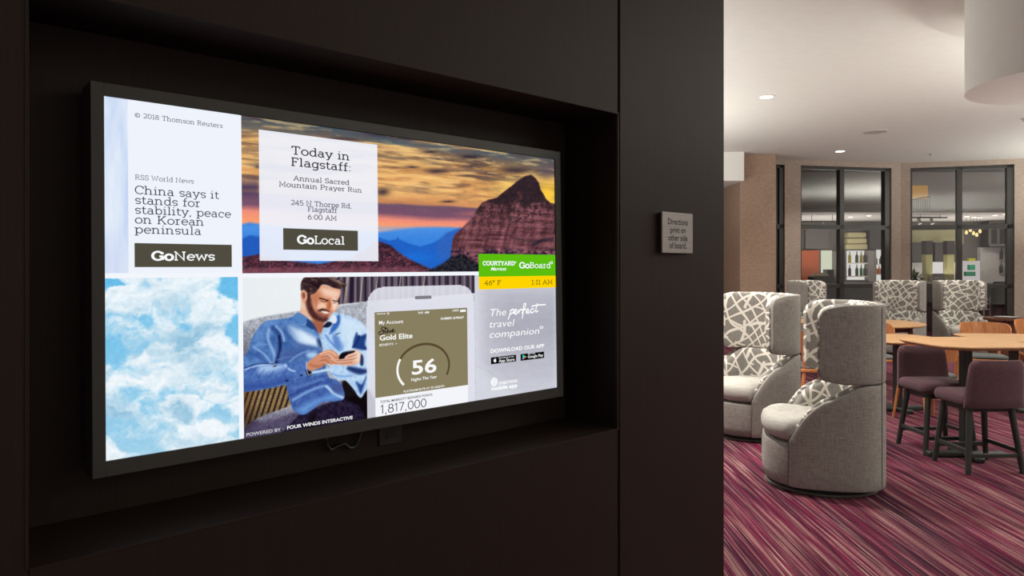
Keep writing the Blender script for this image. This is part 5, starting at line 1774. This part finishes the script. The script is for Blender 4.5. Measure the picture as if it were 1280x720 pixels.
for k in range(3):
    mb = MB().lathe([(0.02, 0), (0.03, 0.02), (0.032, 0.14), (0.03, 0.14)], 14)
    tag(mb.build('drinking_glass', M_STEEL), 'small upright glass beside the dark machine on the bar counter', 'glass', 'glasses by the coffee machine').location = (X(1047 + 3.8 * k, dd), dd + 0.1, 1.10)

# lit bottle shelves
M_BOTG = plain('bottle_green', lin((40, 110, 44)), 0.2)
M_BOTD = plain('bottle_dark', lin((48, 46, 44)), 0.2)
M_BOTY = plain('bottle_yellow', lin((150, 140, 40)), 0.2)
M_BOTO = plain('bottle_amber', lin((196, 104, 30)), 0.2)


def bottle_mb():
    return MB().lathe([(0.036, 0), (0.04, 0.006), (0.04, 0.17), (0.034, 0.20), (0.014, 0.235), (0.013, 0.29), (0.015, 0.292), (0.015, 0.305)], 16)


def lit_shelf(name, px0, py0, px1, py1, d, rows, label, n_side=1, strength=0.95):
    x0, x1, z0, z1 = rc(px0, py0, px1, py1, d)
    t = thing(name, ((x0 + x1) / 2, d, 0), 0, label, 'shelf')
    w = (x1 - x0) / 2
    MB().box(-w, w, 0.2, 0.22, z0, z1).build('lit_back', emit('shelf_glow', (240, 240, 236), strength), t)
    mb = MB().box(-w - 0.02, -w, -0.02, 0.22, z0, z1).box(w, w + 0.02, -0.02, 0.22, z0, z1)
    mb.build('side', plain('shelf_side', (0.3, 0.29, 0.28), 0.5), t)
    for py in rows:
        z = Z(py, d)
        MB().box(-w, w, 0.0, 0.2, z - 0.025, z).build('shelf', plain('shelf_white', (0.75, 0.74, 0.72), 0.5), t)
    return t


d2 = 19.7
lit_shelf('bottle_shelf', 1058, 313, 1085, 350, d2, (328.5, 345), 'white backlit bottle shelf in the left window')
bm_ = [bottle_mb().build('bottle', m) for m in (M_BOTY, M_BOTD, M_BOTG)]
first = {}
ROW = {'upper': 'upper', 'lower': 'lower'}
for row, py in (('upper', 328.5), ('lower', 345)):
    for px, k, nm in ((1064, 0 if row == 'upper' else 1, 'leftmost'), (1073, 1, 'second'), (1078.5, 0 if row == 'upper' else 2, 'third'), (1083, 1, 'rightmost')):
        o = bm_[k] if k not in first else bm_[k].copy()
        if k in first: C.objects.link(o)
        first[k] = 1
        o.location = (X(px, d2), d2 + 0.09, Z(py, d2))
        cl = ('yellow-green', 'dark', 'green')[k]
        tag(o, f'{nm} bottle, {cl}, on the {row} shelf of the white backlit unit', 'bottle', 'bottles on the backlit shelf')
lit_shelf('bottle_shelf', 1095, 312, 1108, 352, d2, (330, 342.5), 'second backlit bottle shelf at the right of the left window', strength=0.9)
for k, (px, py, mm, lb) in enumerate(((1097, 330, M_BOTD, 'dark bottle on the top tier of the narrow backlit shelf'), (1103, 330, M_BOTD, 'dark bottle at the right of the narrow backlit shelf top tier'),
                                      (1097, 342.5, M_BOTO, 'left amber bottle on the narrow backlit shelf'), (1101, 342.5, M_BOTO, 'middle amber bottle on the narrow backlit shelf'), (1105, 342.5, M_BOTO, 'right amber bottle on the narrow backlit shelf'))):
    o = bottle_mb().build('bottle', mm); o.scale = (1, 1, 0.72); o.location = (X(px, d2), d2 + 0.09, Z(py, d2))
    tag(o, lb, 'bottle', 'bottles on the narrow shelf')
wbox('hanging_cabinet', rc(1086, 285, 1109, 311, d2), d2 - 0.05, 0.36, M_BARDARK, 'dark hanging cabinet at the right of the left window', 'cabinet')
wbox('grey_partition', rc(1086, 313, 1094, 352, d2), d2, 0.31, plain('cabinet_grey', (0.25, 0.24, 0.235), 0.5), 'grey partition between the two backlit bottle shelves', 'panel')
# stacked cream boxes above the shelf
x0, x1, z0, z1 = rc(1058, 290, 1085, 312, d2)
hh_ = (z1 - z0) / 3
for k, nm in enumerate(('bottom', 'middle', 'top')):
    ww = (x1 - x0) / 2 - 0.02 * k
    o = MB().box(-ww, ww, 0, 0.25, 0.004, hh_ - 0.01).build('linen_stack', emit('lit_linen', (206, 198, 150), 0.75) if False else plain('cream_linen', lin((190, 184, 142)), 0.8), bevel=0.03)
    o.location = ((x0 + x1) / 2, d2, z0 + k * hh_)
    tag(o, f'{nm} cream bundle stacked over the backlit bottle shelf', 'bundle', 'cream bundles over the shelf')

# right window: pillars, cabinets, lit boards
d3 = 19.75
wbox('cream_wall_panel', rc(1134, 284, 1203, 305, BK), BK - 0.06, 0.05, M_CREAM, 'pale cream wall panel high behind the right window', 'panel')
wbox('hanging_cabinet', rc(1136, 303, 1158, 327, d3), d3 - 0.1, 0.36, M_BARDARK, 'dark hanging cabinet at the far left of the right window', 'cabinet')
wbox('hanging_cabinet', rc(1166, 303, 1183, 327, d3), d3 - 0.1, 0.36, M_BARDARK, 'dark hanging cabinet between the two cream pillars', 'cabinet')
for px, lb in ((1161.5, 'left cream pillar with dark top behind the right window'), (1188.5, 'right cream pillar with dark top behind the right window')):
    dpl = 18.4
    t = thing('bar_pillar', (X(px, dpl), dpl, 0), 0, lb, 'pillar', 'bar pillars')
    MB().box(-0.085, 0.085, 0, 0.17, 0.0, Z(318, dpl)).build('shaft', plain('pillar_cream', lin((150, 146, 100)), 0.6), t)
    MB().box(-0.095, 0.095, -0.01, 0.18, Z(318, dpl), Z(301, dpl)).build('capital', M_BARDARK, t)
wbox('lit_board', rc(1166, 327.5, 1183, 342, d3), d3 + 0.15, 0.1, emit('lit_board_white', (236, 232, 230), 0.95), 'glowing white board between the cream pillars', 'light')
wbox('white_splashback', rc(1138, 328, 1157, 350, d3), d3 + 0.15, 0.1, plain('splash_white', (0.7, 0.7, 0.68), 0.5), 'white splashback at the left of the right window', 'panel')
wbox('white_splashback', rc(1193, 328, 1200, 350, d3), d3 + 0.15, 0.1, plain('splash_white', (0.7, 0.7, 0.68), 0.5), 'narrow white splashback right of the cream pillars', 'panel')
# plant
random.seed(7)
pl = thing('potted_plant', (X(1143, 17.35), 17.35, 1.10), 0, 'small leafy plant on the bar counter at the left of the right window', 'plant')
MB().lathe([(0.05, 0), (0.07, 0.10), (0.065, 0.10)], 16).build('pot', M_BARDARK, pl)
mb = MB()
for k in range(26):
    a, e, L = random.uniform(0, 2 * PI), random.uniform(0.4, 1.4), random.uniform(0.16, 0.36)
    d_ = Vector((math.cos(a) * math.cos(e), math.sin(a) * math.cos(e), math.sin(e)))
    s_ = d_.cross(Vector((0, 0, 1))).normalized() * 0.03
    p0 = Vector((0, 0, 0.08)); p1 = p0 + d_ * L * 0.6; p2 = p0 + d_ * L - Vector((0, 0, 0.03))
    mb.add([tuple(p0), tuple(p1 + s_), tuple(p2), tuple(p1 - s_)], [(0, 1, 2, 3)])
mb.build('foliage', plain('leaf_green', lin((104, 122, 70)), 0.6), pl)
# row of glasses on the counter
gm = None
for k in range(8):
    px = 1152 + 4.6 * k
    if gm is None:
        gm = MB().lathe([(0.03, 0), (0.006, 0.006), (0.006, 0.06), (0.034, 0.09), (0.036, 0.15), (0.032, 0.15)], 14).build('stem_glass', M_STEEL); o = gm
    else:
        o = gm.copy(); C.objects.link(o)
    o.location = (X(px, 17.2), 17.2 + (k % 2) * 0.12, 1.10)
    tag(o, 'upturned stem glass in the row on the bar counter behind the right window', 'glass', 'stem glasses on the bar counter')
# right pane
d4 = 19.85
wbox('grey_wall_board', rc(1226, 309, 1264, 354, d4), d4, 0.16, plain('board_grey', (0.46, 0.44, 0.43), 0.6), 'large pale grey wall board at the right of the right window', 'panel')
cf = thing('glass_front_cabinet', (X(1245, d4), d4 - 0.3, 0), 0, 'dark framed hanging cabinet above the pale grey wall board', 'cabinet')
x0, x1, z0, z1 = rc(1226, 276, 1264, 308, d4 - 0.3)
w_ = (x1 - x0) / 2
MB().box(-w_, w_, 0.0, 0.3, z0, z1).build('body', M_BARDARK, cf)
mb = MB()
for q in (-w_, -w_ * 0.45, w_ * 0.3):
    mb.box(q, q + 0.06, -0.03, 0.0, z0, z1)
mb.box(-w_, w_, -0.05, 0.0, z0, z0 + 0.07); mb.box(-w_, w_, -0.05, 0.0, z1 - 0.07, z1)
mb.build('frame', M_BARGREY, cf)
for row, py0 in (('upper', 324), ('lower', 341)):
    for px, nm in ((1252, 'left'), (1259, 'right')):
        o = bottle_mb().build('wine_bottle', M_BOTD); o.location = (X(px, d4 - 0.06), d4 - 0.05, Z(py0, d4 - 0.06))
        tag(o, f'{nm} dark wine bottle of the {row} pair on the pale grey wall board', 'bottle', 'wine bottles on the wall board')
for py0, nm in ((324, 'upper'), (341, 'lower')):
    xa, xb = X(1249, d4), X(1263, d4); z_ = Z(py0, d4 - 0.06)
    tag(MB().box(xa, xb, d4 - 0.1, d4, z_ - 0.02, z_).build('wine_ledge', M_STEEL), nm + ' metal ledge holding a pair of dark wine bottles', 'ledge', 'wine ledges')
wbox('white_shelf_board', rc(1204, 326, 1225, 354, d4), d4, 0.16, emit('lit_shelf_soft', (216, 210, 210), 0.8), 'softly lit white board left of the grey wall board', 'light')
for px0, py0, px1, py1, cl, lb in ((1208, 323, 1216, 326.4, (176, 176, 40), 'yellow-green box highest on the softly lit white board'), (1209, 331, 1215.5, 337.6, (40, 150, 110), 'teal box in the middle of the softly lit white board'), (1204.5, 339.5, 1216, 345, (60, 150, 116), 'wide teal box lowest on the softly lit white board')):
    wbox('storage_box', rc(px0, py0, px1, py1, d4), d4 - 0.12, 0.12, plain('box_%d' % cl[0], lin(cl), 0.5), lb, 'box', 'boxes on the lit board')
# amber lit upper opening with a railing, on the bulkhead
wbox('amber_window', rc(1137, 232, 1159, 249, BH), BH - 0.03, 0.03, emit('amber_glow', (190, 146, 84), 0.75), 'amber lit opening high in the right window', 'light')
rl = thing('stair_railing', (X(1148, BH), BH - 0.08, 0), 0, 'thin dark railing below the amber lit opening', 'railing')
xa, xb = X(1137, BH) - X(1148, BH), X(1160, BH) - X(1148, BH)
za_, zb_ = Z(250, BH), Z(246, BH)
MB().bar((xa, 0, za_), (xb, 0, zb_), 0.02, 0.025).build('handrail', M_BLACK, rl)
for k in range(9):
    q = k / 8
    MB().cyl((xa + (xb - xa) * q, 0, za_ + (zb_ - za_) * q), (xa + (xb - xa) * q, 0, Z(263, BH)), 0.006, n=8).build('baluster', M_BLACK, rl)
# track lights under the bar ceiling
def track(px0, py0, px1, py1, d, heads, label):
    xa, xb = X(px0, d), X(px1, d); z = Z((py0 + py1) / 2, d)
    t = thing('track_light', ((xa + xb) / 2, d, z), 0, label, 'track light', 'bar track lights')
    w = (xb - xa) / 2
    MB().bar((-w, 0, 0), (w, 0, 0), 0.03, 0.03).build('track', M_BLACK, t)
    for q in (-0.5, 0.6):
        MB().cyl((q * w, 0, 0), (q * w, 0, 2.72 - z), 0.006, n=8).build('hanger', M_BLACK, t)
    for q in heads:
        h = MB().cyl((q * w, 0, -0.02), (q * w + 0.02, -0.03, -0.15), 0.035, 0.045, 14).build('lamp_head', M_STEEL, t)
        MB().cyl((q * w + 0.02, -0.031, -0.151), (q * w + 0.0205, -0.0315, -0.153), 0.036, n=14).build('lens', emit('track_glow', (255, 248, 236), 1.6), h)


track(1003, 277.5, 1050, 276.5, 17.3, (0.05, 0.8), 'black track light with two heads in the left window')
track(1139, 273, 1184, 271, 17.3, (-0.6, 0.1), 'black track light with two heads in the right window')
for px, d, lb in ((1209, 18.0, 'first small bar downlight from the mullion of the right window'), (1218, 18.3, 'second small bar downlight from the mullion of the right window'), (1225, 18.5, 'third small bar downlight from the mullion of the right window'),
                  (1244, 17.6, 'fourth small bar downlight from the mullion of the right window'), (1257, 17.2, 'rightmost small bar downlight in the right window'), (1063, 18.2, 'left small bar downlight in the left window'), (1086, 17.7, 'right small bar downlight in the left window')):
    o = dup(dl, (X(px, d), d, 2.72), 0, lb)
    o.scale = (0.75, 0.75, 1); o['group'] = 'small bar downlights'
# pendant bulbs
for k, (px, py) in enumerate(((1208, 290.5), (1213, 287.5), (1217, 291.5), (1221, 293.5), (1225, 289))):
    d = 18.0; z = Z(py, d)
    t = thing('pendant_bulb', (X(px, d), d, z), 0, ('leftmost', 'second', 'middle', 'fourth', 'rightmost')[k] + ' hanging bulb of the cluster just right of the right window mullion', 'pendant light', 'hanging bulbs over the bar')
    MB().lathe([(0.008, -0.05), (0.03, -0.035), (0.036, 0.0), (0.022, 0.035), (0.014, 0.05)], 16).build('bulb', emit('bulb_glow', (255, 230, 160), 1.3), t)
    MB().cyl((0, 0, 0.05), (0, 0, 2.72 - z), 0.004, n=6).build('cord', M_BLACK, t)
# wire rack and dark seat behind the lower right panes
wr = thing('wire_rack', (X(1233.5, 16.2), 16.2, 0), 0, 'white metal rack behind the glass right of the far wing chair', 'rack')
z0, z1 = Z(398, 16.2), Z(371, 16.2)
for sx in (-1, 1):
    for sy in (0, 1):
        MB().cyl((sx * 0.07, sy * 0.2, 0), (sx * 0.07, sy * 0.2, z1), 0.012, n=10).build('post', plain('rack_white', (0.8, 0.79, 0.77), 0.4), wr)
for z in (0.25, z0 + 0.2, z1 - 0.06, z1 - 0.16):
    MB().box(-0.08, 0.08, -0.01, 0.21, z - 0.012, z + 0.012).build('shelf', plain('rack_white', (0.8, 0.79, 0.77), 0.4), wr)
bs = thing('bar_chair', (X(1258, 15.9), 15.9, 0), 0, 'black upholstered chair behind the glass at the right end of the window', 'chair')
slab(rsquare(0.22, 0.2, 0.08), [(0.95, 0.60), (1, 0.62), (1, 0.67), (0.9, 0.69)]).build('seat', M_BLACK, bs)
mb = MB()
rings = []
for q, hw_, y_ in ((0.66, 0.17, 0.16), (0.75, 0.2, 0.18), (0.95, 0.2, 0.20), (1.1, 0.18, 0.21), (1.16, 0.13, 0.21)):
    rings.append([(hw_ * math.cos(2 * PI * k / 20), y_ + 0.035 * math.sin(2 * PI * k / 20), q) for k in range(20)])
mb.loops(rings).build('backrest', M_BLACK, bs)
for sx in (-1, 1):
    for sy in (-1, 1):
        MB().cyl((sx * 0.19, sy * 0.17, 0), (sx * 0.15, sy * 0.13, 0.61), 0.014, 0.018, 10).build('leg', M_BLACK, bs)
